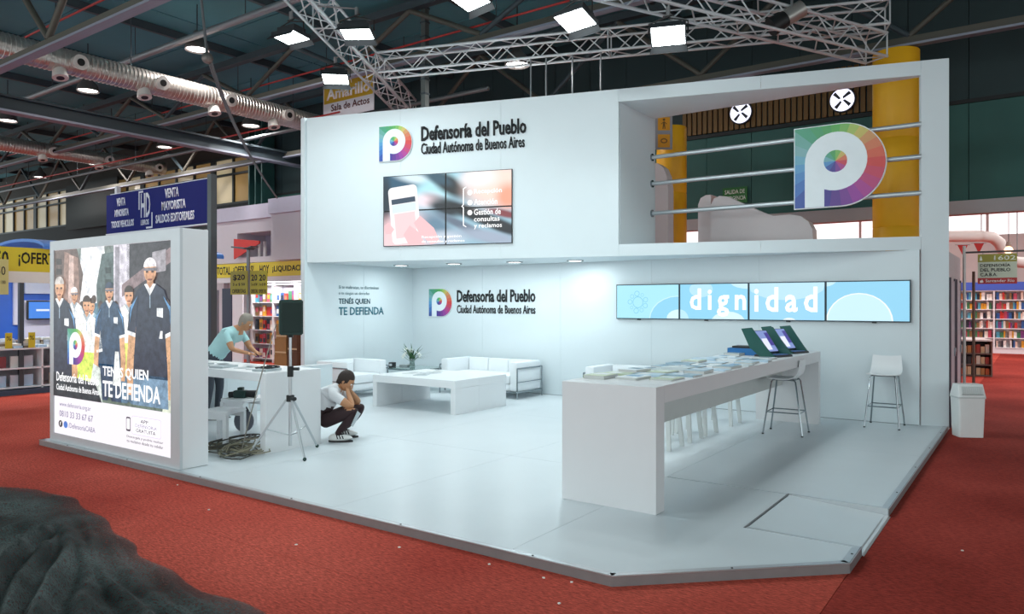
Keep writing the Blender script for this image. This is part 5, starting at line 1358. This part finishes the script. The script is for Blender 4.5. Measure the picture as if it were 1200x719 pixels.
# ================================================================== NEIGHBOURING STANDS, LEFT
def book(c, size, m, label, group, rz=0., name='book', cat='book'):
    o = block(name, c, size, m, None, rz); tag(o, label, cat, group); return o
BP = [mat(h, .45) for h in ('#c8372f', '#2f5f9e', '#e8e2d6', '#d79a2b', '#3f7d55', '#7a3f7c', '#1f2a3a', '#e7c9b8', '#4f9fb5', '#b8485e', '#f2efe9', '#8a6a44')]
YINK = mat('#26241a', .5); BANY = mat('#e9d62c', .5, var=.03)
# --- white stand with yellow banner behind the side wall
YS = 13.6
def sx(px): return yw(px, 300, YS)[0]
XL, XR = sx(205), -13.5
t = thing('neighbour_stand', 'white neighbouring stand with an open recess above its yellow banner', 'stand', ((XL+XR)/2, YS, 0))
cxs = (XL+XR)/2
NW_ = mat('#d6d3dc', .6, var=.02); r0, r1 = sx(278), sx(326)
def nb(a, b, nm, m=NW_): return MB().box((a[0]-cxs, a[1]-YS, a[2]), (b[0]-cxs, b[1]-YS, b[2])).build(nm, m, t)
nb((sx(243), YS, 3.02), (r0, YS+1.5, 4.30), 'front_wall'); nb((r1, YS-.25, 3.02), (XR, YS+1.5, 4.35), 'front_wall')
nb((r0, YS, 3.02), (r1, YS+1.5, 3.18), 'recess_sill'); nb((r0, YS, 3.92), (r1, YS+1.5, 4.30), 'recess_head'); nb((r0, YS+1.0, 3.18), (r1, YS+1.05, 3.92), 'recess_back', mat('#c9c2d6', .6))
nb((sx(243), YS-.12, 4.302), (r1, YS+1.5, 4.72), 'top_band', mat('#c9c9dc', .6)); nb((r1+.002, YS-.35, 4.352), (XR, YS+1.5, 4.78), 'top_band', mat('#c9c9dc', .6))
nb((XL, YS+.6, 0), (sx(242.5), YS+1.5, 4.25), 'side_block')
nb((XL, YS+.75, 0), (XR, YS+.80, 3.0), 'back_board', mat('#c4c0c8', .7))
o = MB().prism([(0, 0), (1.25, .42), (1.25, .50), (0, .62)], -.04, 0).build('pennant_board', RED); o.location = (sx(279), YS-.15, 3.13); o.rotation_euler = (math.pi/2, 0, 0)
tag(o, 'red tapering arrow board in the recess of the white neighbouring stand', 'board')
for i, px in enumerate((284, 290)):
    nb((sx(px), YS+.55, 3.181), (sx(px)+.12, YS+.6, 3.7), 'rack_post', mat('#f3f3f6', .5))
f = flat('yellow_banner', 'long yellow banner with black capitals over the book shelves behind the side wall', 'banner', (sx(236), YS-.02, 2.58), (1, 0))
BW = XR-sx(236)
MB().box((0, 0, -.02), (BW, .42, 0)).build('cloth', BANY, f)
for s_, a, b in (('CIERRE TOTAL', 238, 271), ('¡OFERTAS!', 274, 298), ('¡LIQUIDACIÓN', 320, 364), ('HOY', 305, 316)):
    text('lettering', s_, YINK, f, sx(a)-sx(236), .09, sx(b)-sx(a), .25, .001, .003, bold=.02)
MB().box((0, -.16, -.05), (BW, -.001, -.02)).build('white_valance', mat('#e6e4ea', .5), f)
# shelves with face-out magazines
SX0_, SX1_ = sx(284), sx(362)
t = thing('book_shelf', 'white wall shelf full of magazines under the yellow banner', 'shelf', ((SX0_+SX1_)/2, YS+.35, 0))
hwid = (SX1_-SX0_)/2
MB().box((-hwid, .30, 0), (hwid, .33, 2.38)).build('back', mat('#bdbac4', .6), t)
nb_ = 3
for i in range(nb_+1): x = -hwid+2*hwid*i/nb_; MB().box((x-.03, -.02, 0), (x+.03, .299, 2.40)).build('upright', mat('#f0f0f2', .5), t)
zsh = [.12, .56, .98, 1.40, 1.82, 2.36]
for i in range(nb_):
    a = -hwid+2*hwid*i/nb_+.032; b = -hwid+2*hwid*(i+1)/nb_-.032
    for z in zsh: MB().box((a, -.02, z-.02), (b, .299, z)).build('shelf_board', mat('#f0f0f2', .5), t)
random.seed(9)
rown = ['bottom', 'second lowest', 'middle', 'second highest', 'top']
for i in range(nb_):
    a = SX0_+2*hwid*i/nb_+.06; b = SX0_+2*hwid*(i+1)/nb_-.06
    for r, z in enumerate(zsh[:-1]):
        k = 5
        for q in range(k):
            w = (b-a)/k*.86; h = random.uniform(.26, .34)
            ob = book((a+(b-a)*(q+.5)/k, YS+.42+.02*(q % 2), z+h/2+.001), (w, .03, h), random.choice(BP), 'face-out magazine on the '+rown[r]+' row of the wall shelf under the yellow banner', 'magazines on the '+rown[r]+' row under the yellow banner', name='magazine', cat='magazine')
            mo = bpy.data.objects.new('cover_print', BLK[BP[(q*5+r*3+i) % 12].name] if BP[(q*5+r*3+i) % 12].name in BLK else BLK[list(BLK)[0]]); COL.objects.link(mo); mo.parent = ob; mo.scale = (.7, .1, .45); mo.location = (0, -.54, random.uniform(-.2, .2))
# unseen strip added behind the banner to brighten the magazine shelf
t = thing('fill_strip', 'added fill strip hidden behind the yellow banner above the magazine shelf', 'lamp', ((SX0_+SX1_)/2, YS+.10, 2.43))
MB().box((-hwid, -.04, 0), (hwid, .04, .05)).build('housing', mat('#e6e6e8', .5), t); MB().box((-hwid+.05, -.025, -.02), (hwid-.05, .025, -.001)).build('tube', glow('#ffffff', 5), t)
l = bpy.data.lights.new('fill_strip_lamp', 'AREA'); l.shape = 'RECTANGLE'; l.size = 2*hwid-.2; l.size_y = .05; l.energy = 34
lo = bpy.data.objects.new('fill_strip_lamp', l); COL.objects.link(lo); lo.parent = t; lo.location = (0, 0, -.03); lo.rotation_euler = (.25, 0, 0)
# display panels left of the shelf
for k, (p0, p1, y0, y1, c, lab) in enumerate(((261, 272, 338, 402, '#27344e', 'dark blue upright poster board left of the white roll-up'), (273, 285, 345, 415, '#efeef4', 'white roll-up panel beside the magazine shelf'), (244, 256, 340, 395, '#6f6d78', 'grey rack of small covers at the light box edge'))):
    Yp = 13.2; a = yw(p0, y0, Yp); b = yw(p1, y0, Yp); zt_ = a[2]
    t = thing('poster_board', lab, 'panel', ((a[0]+b[0])/2, Yp, 0)); w = (b[0]-a[0])/2
    MB().box((-w, -.02, .03), (w, .02, zt_)).build('sheet', mat(c, .5), t); MB().box((-w, -.15, 0), (w, .15, .03)).build('foot', ALUD, t)
    if k == 2:
        for q in range(6): MB().cyl((0, -.03, .9+.2*q), (0, -.021, .9+.2*q), .09, n=16).build('round_cover', mat('#1c1c22' if q % 2 else '#d9d9e0', .5), t)
# pole with two arms and price cards
Yp = 11.9
a = yw(291, 290, Yp)
t = thing('price_pole', 'grey pole with flat arm lamps carrying the yellow price cards', 'pole', (a[0], Yp, 0))
rod('pole', (0, 0, 0), (0, 0, a[2]), .045, mat('#8e9499', .4, .5), t, 12); MB().lathe([(.22, 0), (.22, .02), (.05, .05)], 20).build('base', ALUD, t)
MB().slab([(-.62, -.1, a[2]+.06), (.08, -.1, a[2]-.02), (.08, .12, a[2]-.02), (-.62, .12, a[2]+.06)], .04).build('arm_lamp', mat('#596066', .4, .4), t)
MB().slab([(-.05, -.1, a[2]-.02), (.25, -.1, a[2]+.03), (.25, .12, a[2]+.03), (-.05, .12, a[2]-.02)], .03).build('arm_lamp', mat('#596066', .4, .4), t)
CARD = mat('#b6b02c', .5, var=.05)
for k, (p0, p1, dy, lab) in enumerate(((270, 290, -.12, 'left yellow price card with a big twenty on the pole'), (293, 303, -.10, 'narrow middle yellow price card on the pole'), (302, 313, -.14, 'right yellow price card on the pole'))):
    q = yw(p0, 345, Yp+dy); q1 = yw(p1, 317, Yp+dy); w = q1[0]-q[0]; h = q1[2]-q[2]
    f = flat('price_card', lab, 'sign', q, (1, 0))
    MB().box((0, 0, -.012), (w, h, 0)).build('card', CARD, f)
    text('lettering', '$20' if k == 0 else '20', YINK, f, w*.15, h*.58, w*.7, h*.27, .001, .003, bold=.02)
    text('lettering', '3 x $ 50', YINK, f, w*.15, h*.36, w*.7, h*.13, .001, .003, bold=.01)
    text('lettering', 'OFERTAS', YINK, f, w*.10, h*.06, w*.8, h*.17, .001, .003, bold=.015)
# cardboard boxes behind the loudspeaker
CARDB = mat('#9a7446', .8, var=.12, scale=8)
for k, (px, z0, h, w) in enumerate(((336, 0, .45, .5), (336, .45, .42, .46), (337, .87, .38, .42), (350, 0, .55, .4), (350, .55, .5, .36))):
    q = yw(px, 400, 12.3)
    t = thing('cardboard_box', ['bottom cardboard box of the taller pile behind the loudspeaker', 'middle cardboard box of the taller pile behind the loudspeaker', 'topmost cardboard box of the taller pile behind the loudspeaker', 'lower dark brown cardboard box next to the side wall', 'upper dark brown cardboard box next to the side wall'][k], 'box', (q[0], 12.3, z0+.0))
    cm = CARDB if k < 3 else mat('#5a3f2c', .8, var=.15)
    MB().box((-w/2, -.2, 0), (w/2, .2, h-.004)).build('carton', cm, t); MB().box((-w/2-.001, -.202, h*.0+.05), (w/2+.001, -.2005, h*.0+.09)).build('tape', mat('#c9b088', .5), t)
    MB().box((-.03, -.2, h-.0038), (.03, .2, h-.002)).build('flap_seam', mat('#b98f5a', .6), t)
# blue hanging sign
f = flat('blue_sign', 'dark blue hanging shop sign with white capitals above the light box', 'sign', (-19.16, 9.3, 3.53), (1, 0))
BWd, BH = 4.55, .97
MB().box((0, 0, -.08), (BWd, BH, 0)).build('board', mat('#101c72', .9), f)
MB().box((-.02, -.03, -.09), (BWd+.02, -.001, .01)).build('bottom_rail', mat('#c9cbd0', .4, .5), f); MB().box((.15, BH+.001, -.05), (BWd, BH+.025, -.02)).build('top_rail', mat('#e0e2e6', .4), f)
WI = mat('#e9ebf5', .5)
for s_, x, y, w, h in (('VENTA', .52, .66, .42, .20), ('MINORISTA', .42, .40, .68, .18), ('TODOS VEHICULOS', .25, .13, 1.08, .17), ('VENTA', 2.72, .68, .58, .22), ('MAYORISTA', 2.58, .40, 1.0, .21), ('SALDOS EDITORIALES', 2.32, .12, 1.60, .20)):
    text('lettering', s_, WI, f, x, y, w, h, .001, .004, bold=.03)
# two-letter shop mark drawn as outlined capitals
text('lettering', 'HD', WI, f, 1.66, .30, .42, .58, .001, .004, bold=.02); text('lettering', 'LIBROS', WI, f, 1.66, .12, .36, .13, .001, .004, bold=.02)
poly('mark_bracket', [(1.56, .50), (1.60, .50), (1.60, .90), (1.76, .90), (1.76, .94), (1.56, .94)], WI, f, .001, .004); poly('mark_bracket', [(1.90, .03), (2.18, .03), (2.18, .40), (2.14, .40), (2.14, .07), (1.90, .07)], WI, f, .001, .004)
t = thing('sign_post', 'tall grey post holding the right end of the blue hanging sign', 'post', (-14.50, 9.26, 0))
MB().box((-.07, -.07, .02), (.07, .07, 4.56)).build('shaft', mat('#5c6467', .45, .4), t); MB().box((-.2, -.2, 0), (.2, .2, .02)).build('base', ALUD, t)
t = thing('sign_post', 'tall grey post behind the left end of the blue hanging sign', 'post', (-19.0, 9.50, 0)); MB().box((-.05, -.05, .02), (.05, .05, 4.75)).build('shaft', mat('#c9cbd0', .45, .4), t); MB().box((-.2, -.2, 0), (.2, .2, .02)).build('base', ALUD, t)
# yellow hall banner behind the truss
YA = 12.6
q0 = yw(379, 96, YA); q1 = yw(438, 80, YA); qb = yw(379, 141, YA)
f = flat('hall_banner', 'yellow and white pavilion banner hanging behind the descending truss', 'banner', (q0[0], YA, qb[2]), (1, 0))
w = q1[0]-q0[0]; h = q0[2]-qb[2]
MB().box((0, 0, -.02), (w, h, 0)).build('sheet', mat('#d9d7de', .6), f); MB().box((.03, h*.40, .001), (w-.03, h*.98, .004)).build('yellow_field', mat('#c9a21c', .5), f)
text('lettering', 'Pabellón', mat('#efe9d8', .5), f, w*.08, h*.80, w*.5, h*.15, .005, .003, bold=.01); text('lettering', 'Amarillo', mat('#f3f1f4', .5), f, w*.07, h*.48, w*.86, h*.30, .005, .003, bold=.03)
text('lettering', 'Sala de Actos', mat('#5c2a2a', .5), f, w*.16, h*.18, w*.76, h*.18, .001, .003, bold=.02)
for x in (.1, w-.1): rod('hang_wire', (x, h, -.01), (x, h+1.2, -.01), .008, STEEL, f, 6)

# --- stall across the aisle at the left picture edge
XS = -16.2
t = thing('book_stall', 'blue and white book stall across the aisle at the left edge', 'stall', (XS-1.2, 6.6, 0))
def sb(a, b, nm, m, p=None): return MB().box((a[0]-XS+1.2, a[1]-6.6, a[2]), (b[0]-XS+1.2, b[1]-6.6, b[2])).build(nm, m, p or t)
BLU = mat('#2b5fc2', .45); LIL_ = mat('#d9d6ea', .5)
sb((XS-2.6, 4.0, 0.101), (XS-2.5, 9.6, 2.9), 'back_wall', BLU); sb((XS-2.6, 4.0, 0), (XS+.1, 9.6, .10), 'plinth', mat('#3c4a5e', .6))
sb((XS-.14, 4.0, .101), (XS-.06, 4.08, 2.6), 'post', ALU); sb((XS-.14, xw(27, 300, XS)[1]-.04, .101), (XS-.06, xw(27, 300, XS)[1]+.04, 2.6), 'post', mat('#4d5257', .4, .5))
sb((XS-2.5, xw(17, 300, XS-2.4)[1], 1.3), (XS-2.42, xw(26, 300, XS-2.4)[1], 2.8), 'wall_sheet', LIL_); sb((XS-2.5, xw(30, 300, XS-2.4)[1], 2.0), (XS-2.42, xw(60, 300, XS-2.4)[1], 2.75), 'wall_sheet', mat('#d3dcf2', .5)); sb((XS-2.5, xw(29, 300, XS-2.4)[1], .9), (XS-2.42, xw(66, 300, XS-2.4)[1], 1.85), 'wall_sheet', LIL_)
f = flat('yellow_banner', 'yellow banner with black capitals over the stall at the left edge', 'banner', (XS, 4.0, xw(30, 318, XS)[2]), (0, 1))
bh = xw(30, 290, XS)[2]-xw(30, 318, XS)[2]
MB().box((0, 0, -.03), (5.6, bh, 0)).build('cloth', BANY, f)
def by(px): return xw(px, 300, XS)[1]-4.0
text('lettering', '50', YINK, f, by(-6), bh*.20, by(10)-by(-6), bh*.62, .001, .003, bold=.02); text('lettering', '¡OFERTAS!', YINK, f, by(21.5), bh*.20, (by(53)-by(21.5))*1.95, bh*.62, .001, .003, bold=.02)
MB().box((0, -.22, -.03), (5.6, -.001, -.004)).build('white_valance', mat('#f0efe6', .5), f)
# blue awning curve on top of the stall
mb = MB(); P = [Vector((XS-1.2+1.3*math.cos(a), 0, 2.92+.20*math.sin(a))) for a in [math.pi*i/14 for i in range(15)]]
pts = [(v.x-XS+1.2, v.z) for v in P]+[(v.x*1.0-XS+1.2, v.z-.06) for v in P[::-1]]
bm = bmesh.new(); A_ = [bm.verts.new((x, 0, z)) for x, z in pts]; B2 = [bm.verts.new((x, 4.0, z)) for x, z in pts]; n = len(A_); bm.faces.new(A_[::-1]); bm.faces.new(B2)
for i in range(n): bm.faces.new((A_[i], A_[(i+1) % n], B2[(i+1) % n], B2[i]))
bmesh.ops.recalc_face_normals(bm, faces=bm.faces); mb.merge(bm); o = mb.build('awning', mat('#4f8ce0', .5), t)
# extra hidden strip behind the stall banner, added to lift its dim inside
t3 = thing('fill_strip', 'added fill strip hidden behind the banner of the left edge stall', 'lamp', (XS-.45, 6.6, 2.62))
MB().box((-.05, -1.8, 0), (.05, 1.8, .05)).build('housing', mat('#e6e6e8', .5), t3); MB().box((-.03, -1.75, -.02), (.03, 1.75, -.001)).build('tube', glow('#ffffff', 5), t3)
for y in (-1.6, 1.6): rod('hanger', (0, y, .05), (0, y, .30), .008, ALUD, t3, 6)
l = bpy.data.lights.new('fill_strip_lamp', 'AREA'); l.shape = 'RECTANGLE'; l.size = .05; l.size_y = 3.4; l.energy = 70
lo = bpy.data.objects.new('fill_strip_lamp', l); COL.objects.link(lo); lo.parent = t3; lo.location = (0, 0, -.03)
# stall monitor
m0 = xw(32, 352, XS-2.2); m1 = xw(66, 374, XS-2.2)
f = flat('monitor', 'wall monitor with a bright blue picture in the left edge stall', 'monitor', (XS-2.2, m0[1], m1[2]), (0, 1))
w = m1[1]-m0[1]; h = m0[2]-m1[2]
MB().box((0, 0, -.06), (w, h, 0), .01).build('housing', BLACK, f); MB().box((.03, .03, .001), (w-.03, h-.03, .003)).build('screen', glow('#3f86e6', .9), f)
MB().box((.3*w, .45*h, .0032), (.75*w, .55*h, .004)).build('caption_bar', glow('#e8f1ff', .9), f); MB().box((w*.4, h*.4, -.14), (w*.6, h*.6, -.061)).build('wall_mount', BLACK, f)
# open book emblem on the wall sheet
q = xw(44, 320, XS-2.38); f = flat('book_emblem', 'blue open-book emblem on the pale sheet of the left edge stall', 'emblem', (XS-2.41, q[1], q[2]), (0, 1))
poly('page', [(-.30, -.02), (-.22, .08), (-.05, .06), (0, 0), (-.05, -.03), (-.18, .0)], mat('#2b6bd0', .5), f, 0, .01); poly('page', [(.30, -.02), (.22, .08), (.05, .06), (0.001, 0), (.05, -.03), (.18, .0)], mat('#2b6bd0', .5), f, 0, .01)
# hanging yellow price sheet at the very edge
q = xw(10, 345, XS+.25); q1 = xw(-8, 303, XS+.25)
f = flat('price_sheet', 'pale yellow price sheet hanging at the left picture edge', 'sign', (XS+.25, q1[1], q[2]), (0, 1)); w = q[1]-q1[1]; h = q1[2]-q[2]
MB().box((0, 0, -.01), (w, h, 0)).build('sheet', mat('#d8cf86', .5), f); text('lettering', '50', YINK, f, w*.2, h*.55, w*.6, h*.25, .001, .003); text('lettering', '3 x 100', YINK, f, w*.2, h*.30, w*.6, h*.1, .001, .003)
# book table: shelf unit with piles on top
t = thing('book_table', 'white display table with shelves and book piles in the left edge stall', 'table', (XS-.45, 6.6, .10))
for z in (.05, .42, .80): MB().box((-.45, -1.9, z-.03), (.45, 1.9, z)).build('shelf', mat('#e3e2e6', .5), t)
for y in (-1.9, -.95, 0., .95, 1.87): MB().box((-.45, y, 0), (.45, y+.03, .769)).build('upright', mat('#e3e2e6', .5), t)
MB().box((-.45, -1.9, .051), (-.43, 1.9, .77)).build('back', mat('#c9c8d0', .5), t)
random.seed(14)
CL = ['#d8d6d2', '#b9bcc6', '#8f949c', '#c7b9a8', '#4a4f58', '#a9c0d6', '#e6e3dc', '#7a6a60']
for i in range(16):
    for j in range(3):
        y = 4.85+.22*i; x = XS-.17-.28*j; n_ = random.randint(1, 4)
        for q in range(n_): book((x, y+random.uniform(-.02, .02), .9005+.045*q+.0225), (.24, .17, .044), mat(random.choice(CL), .5), 'book lying in the piles on top of the white table at the left edge', 'books piled on the left edge table', random.uniform(-.1, .1))
for i in range(14):
    for z in (.15, .52):
        y = 5.0+.235*i
        if abs((y-6.6+1.9) % .95) < .12: continue
        book((XS-.14, y, z+.0005+.11), (.05, .16, .22), mat(random.choice(CL+['#8a3b3f', '#2f3a55']), .5), 'face-out book on a lower shelf of the white table at the left edge', 'books on the lower shelves of the left edge table')
for k, px in enumerate((8, 35)):
    q = xw(px, 388, XS-.06); f = flat('price_card', ['small upright yellow card at the front of the left edge table, near the frame', 'small upright yellow card on the left edge table, next to the light box'][k], 'sign', (XS+.005, q[1]-.05, .905), (0, 1))
    MB().box((0, 0, -.01), (.12, .30, 0)).build('card', mat('#d9c22a', .5), f); text('lettering', '%', YINK, f, .02, .15, .08, .09, .001, .002)

# ================================================================== BEHIND AND RIGHT OF THE STAND
# curved white partitions seen through the opening
def partition(pts_px, Y, th, label, z0=0.):
    q = [yw(px, py, Y) for px, py in pts_px]
    x0 = min(v[0] for v in q); x1 = max(v[0] for v in q)
    t = thing('curved_partition', label, 'partition', ((x0+x1)/2, Y, 0)); cx = (x0+x1)/2
    outl = [(v[0]-cx, v[2]) for v in q]+[(x1-cx, z0), (x0-cx, z0)]
    bm = bmesh.new(); A_ = [bm.verts.new((x, 0, z)) for x, z in outl]; B2 = [bm.verts.new((x, th, z)) for x, z in outl]; n = len(outl); bm.faces.new(A_); bm.faces.new(B2[::-1])
    for i in range(n): bm.faces.new((A_[i], B2[i], B2[(i+1) % n], A_[(i+1) % n]))
    bmesh.ops.recalc_face_normals(bm, faces=bm.faces); mb = MB(); mb.merge(bm); mb.build('board', mat('#dcd6d8', .6, var=.02), t)
    MB().box((x0-cx-.001, -.03, 0), (x1-cx+.001, -.001, .10)).build('kick_strip', ALUD, t)
partition([(833, 284), (833, 240), (836, 233), (843, 229.5), (852, 230), (870, 238), (890, 247), (906, 253), (925, 251), (938, 253), (947, 259), (952, 268), (953, 284)], 13.3, .30, 'white curved partition with a sloping top behind the rails')
partition([(818, 284), (818, 240), (821, 232), (827, 228.5), (833, 228)], 13.62, .4, 'narrow white upright behind the sloping partition')
partition([(752, 190), (770, 191), (777, 196), (781, 205), (783, 220), (783, 284)], 13.0, .25, 'white round-cornered partition next to the left yellow column')
# outer side wall of the stand along the aisle
wr = struct('wall_right', 'outer white side wall of the stand along the right aisle')
for a, b in ((11.96, 12.9), (12.902, 14.0)): MB().box((-1.06, a, 0), (-.99, b, 2.5)).build('wall_panel', mat('#d8d2d4', .6), wr)
for a, b in ((12.10, 12.75), (13.1, 13.8)):
    t = struct('door_1' if a < 13 else 'door_2', 'narrow framed door panel in the outer side wall'+(', nearer one' if a < 13 else ', farther one'))
    MB().box((-.988, a, .05), (-.975, b, 2.1)).build('leaf', mat('#cbc4cc', .5), t)
    for y in (a-.04, b): MB().box((-.988, y, .02), (-.965, y+.04, 2.14)).build('frame', mat('#54505a', .4, .5), t)
    MB().box((-.974, b-.12, 1.0), (-.95, b-.08, 1.12)).build('handle', CHROME, t)
# posts and number sign
for k, (px, d) in enumerate(((1130, 11.0), (1141, 11.5))):
    q = dp(px, 300, d); zt_ = dp(px, 288 if k == 0 else 318, d)[2]
    t = thing('aisle_post', ['slim light metal post carrying the number sign', 'slim brown metal post under the number sign'][k], 'post', (q[0], q[1], 0))
    rod('shaft', (0, 0, .01), (0, 0, zt_), .022, mat('#b9b3b0' if k == 0 else '#6a4d40', .4, .4), t, 10); MB().lathe([(.08, 0), (.08, .012), (.03, .02)], 18).build('base', ALUD, t)
    if k == 0: rod('arm', (0, 0, zt_-.10), (.75, 0, zt_-.10), .014, mat('#5a5a5c', .4, .5), t, 8)
    if k == 0: P1129 = (q[0], q[1], zt_-.10)
q = (P1129[0]+.17, P1129[1], P1129[2]-.02)
f = flat('number_sign', 'hanging stand number sign with olive top and red bottom strip in the right aisle', 'sign', (q[0], q[1]-.0, q[2]-.45), (1, 0)); f.scale = (.80, .80, .80)
MB().box((0, .11, -.012), (.60, .40, 0)).build('middle_field', mat('#c6ccb8', .5), f); MB().box((0, .401, -.012), (.60, .545, 0)).build('olive_strip', mat('#9b9430', .5), f); MB().box((0, 0, -.012), (.60, .109, 0)).build('red_strip', mat('#b32222', .5), f)
text('lettering', '1602', mat('#eef0e0', .5), f, .25, .43, .33, .085, .001, .003, bold=.015)
for k, s_ in enumerate(('DEFENSORÍA', 'DEL PUEBLO', 'C.A.B.A.')): text('lettering', s_, INK, f, .04, .31-.085*k, .46 if k < 2 else .26, .062 if k else .068, .001, .003, bold=.015)
text('lettering', 'Santander Río', mat('#f2ecec', .5), f, .12, .03, .44, .055, .001, .003, bold=.01); poly('flame_mark', [(.03, .03), (.06, .02), (.09, .03), (.085, .05), (.065, .085), (.06, .06), (.045, .07), (.035, .05)], mat('#f2ecec', .5), f, .001, .003)
poly('small_mark', [(.03, .43), (.07, .43), (.07, .46), (.05, .52), (.03, .46)], mat('#eef0e0', .5), f, .001, .003)
for x in (.08, .52): rod('hook', (x, .545, -.006), (x, .575, -.006), .006, ALUD, f, 6)
# small book cabinet on the left of the aisle
q = gp(1143, 441, 0)
t = thing('book_cabinet', 'low dark open cabinet with orange book covers in the right aisle', 'cabinet', (q[0], q[1], 0), .25)
MB().box((-.40, -.02, .86), (.36, 1.2, .90)).build('top', mat('#d9d2d0', .5), t)
for x in (-.40, .33): MB().box((x, 0, 0), (x+.03, 1.18, .859)).build('side', mat('#7a5f54', .5), t)
for z in (.04, .30, .57): MB().box((-.369, 0, z-.03), (.329, 1.18, z)).build('shelf', mat('#6a5048', .5), t)
MB().box((-.369, .40, .041), (.329, .42, .859)).build('back', mat('#2b2022', .6), t)
random.seed(31); cA, sA = math.cos(.25), math.sin(.25)
for r, z in enumerate((.04, .30, .57)):
    for k in range(7):
        lx, ly = -.30+.095*k, .12; h = random.uniform(.15, .22)
        book((q[0]+lx*cA-ly*sA, q[1]+lx*sA+ly*cA, z+.001+h/2), (.08, .05, h), mat(random.choice(['#d7662b', '#e8c9a0', '#b33a2a', '#f0e6d6', '#2a2a30', '#c98a4a']), .5), 'small book in the low dark cabinet of the right aisle, '+['bottom', 'middle', 'upper'][r]+' shelf', 'books on the '+['bottom', 'middle', 'upper'][r]+' shelf of the low cabinet', .25)
# far white bookcase
dB = 28.0
q = dp(1128, 410, dB); XB0, YBc = q[0], 31.6
XB0 = yw(1122, 400, YBc)[0]
t = thing('bookcase', 'white bookcase with six rows of books under a blue header at the aisle end', 'bookcase', (XB0+2.2, YBc, 0))
MB().box((-2.2, .30, 0), (2.2, .34, 2.25)).build('back', mat('#e9e9ee', .5), t)
MB().box((-2.2, -.02, 2.26), (2.2, .34, 2.55)).build('header', mat('#4767c9', .5), t)
WS = mat('#f2f2f6', .5)
for x in (-2.2, -1.1, 0, 1.1, 2.17): MB().box((x, 0, 0), (x+.05, .299, 2.25)).build('upright', WS, t)
zr = [.22+.34*i for i in range(6)]
for i, x in enumerate((-2.2, -1.1, 0, 1.1)):
    for z in zr+[2.25]: MB().box((x+.052, 0, z-.03), (x+1.098, .299, z)).build('shelf_board', WS, t)
    MB().box((x+.052, .02, 0), (x+1.098, .299, .18)).build('plinth', WS, t)
random.seed(41)
rn = ['lowest', 'second', 'third', 'fourth', 'fifth', 'topmost']
for r, z in enumerate(zr):
    for b in range(3):
        x = XB0+1.1*b+.09
        while x < XB0+1.1*(b+1)-.10:
            w = random.choice([.05, .07, .09, .11]); h = random.uniform(.19, .28)
            if random.random() > .18: book((x+w/2, YBc+.15, z+.0005+h/2), (w*.94, .18, h), random.choice(BP), 'upright book in the '+rn[r]+' row of the far white bookcase', 'books in the '+rn[r]+' row of the far bookcase')
            x += w
# white air pipe, pennants and a warm lamp above the aisle
t = thing('air_pipe', 'thick white bent air pipe above the right aisle', 'pipe', dp(1150, 277, 20))
b0 = Vector(dp(1150, 277, 20))
pp_ = [Vector(dp(1100, 277, 20))-b0, Vector(dp(1150, 276.5, 20))-b0, Vector(dp(1163, 278, 20))-b0, Vector(dp(1171, 284, 20))-b0, Vector(dp(1175, 293, 20))-b0, Vector(dp(1180, 302, 20))-b0, Vector(dp(1192, 307, 20))-b0, Vector(dp(1225, 308, 20))-b0]
MB().tube(pp_, .15, 14).build('pipe', mat('#dedad6', .5), t, True)
for p_, q_ in ((pp_[1], Vector((0, 0, 2))), (pp_[6], Vector((0, 0, 2)))): rod('pipe_hanger', p_, p_+Vector((0, 0, 4.4)), .015, ALUD, t, 6)
for k, (px, py) in enumerate(((1128, 287), (1147, 285))):
    b0 = Vector(dp(px, py, 16)); f = flat('pennant', ['red pennant left above the number sign', 'red pennant right above the number sign'][k], 'pennant', b0, (cT, sT))
    poly('cloth', [(-.11, 0), (.11, 0), (0, -.22)], RED, f, 0, .006); rod('string', (-.16, .004, 0), (.16, .004, 0), .006, mat('#7a7476', .6), f, 6)
b0 = Vector(dp(1182, 293, 19)); t = thing('aisle_lamp', 'small warm lamp glowing beside the bent air pipe', 'lamp', b0)
MB().ball((0, 0, 0), .10, 14).build('bulb', glow('#ffc89a', 3), t); MB().lathe([(.05, .10), (.07, .12), (.05, .22)], 14).build('cap', mat('#8a7a70', .5), t); rod('cord', (0, 0, .22), (0, 0, 3.0), .01, BLACK, t, 6)

# unseen lamps added behind the bulkhead to brighten the far hall
for k, (x, y) in enumerate(((-6, 22), (2, 20), (3, 27), (-4, 30), (8, 24))):
    t = thing('hall_lamp', 'added unseen round lamp in the far hall behind the bulkhead, '+['left front', 'middle front', 'middle rear', 'left rear', 'rightmost'][k], 'lamp', (x, y, 6.7))
    MB().lathe([(.05, .42), (.07, .40), (.10, .30), (.22, .16), (.26, .02), (.25, .0), (.21, .15), (.05, .28)], 20).build('reflector', mat('#6f6a68', .4, .5), t, True)
    MB().lathe([(.001, .03), (.215, .03), (.215, .04), (.001, .05)], 20).build('lens', glow('#fff7f2', 8), t)
    rod('cord', (0, 0, .42), (0, 0, .49), .012, BLACK, t, 6)
    l = bpy.data.lights.new('bay_lamp', 'AREA'); l.shape = 'DISK'; l.size = .4; l.energy = 260; l.color = (1, .95, .93)
    lo = bpy.data.objects.new('bay_lamp', l); COL.objects.link(lo); lo.parent = t; lo.location = (0, 0, -.02)
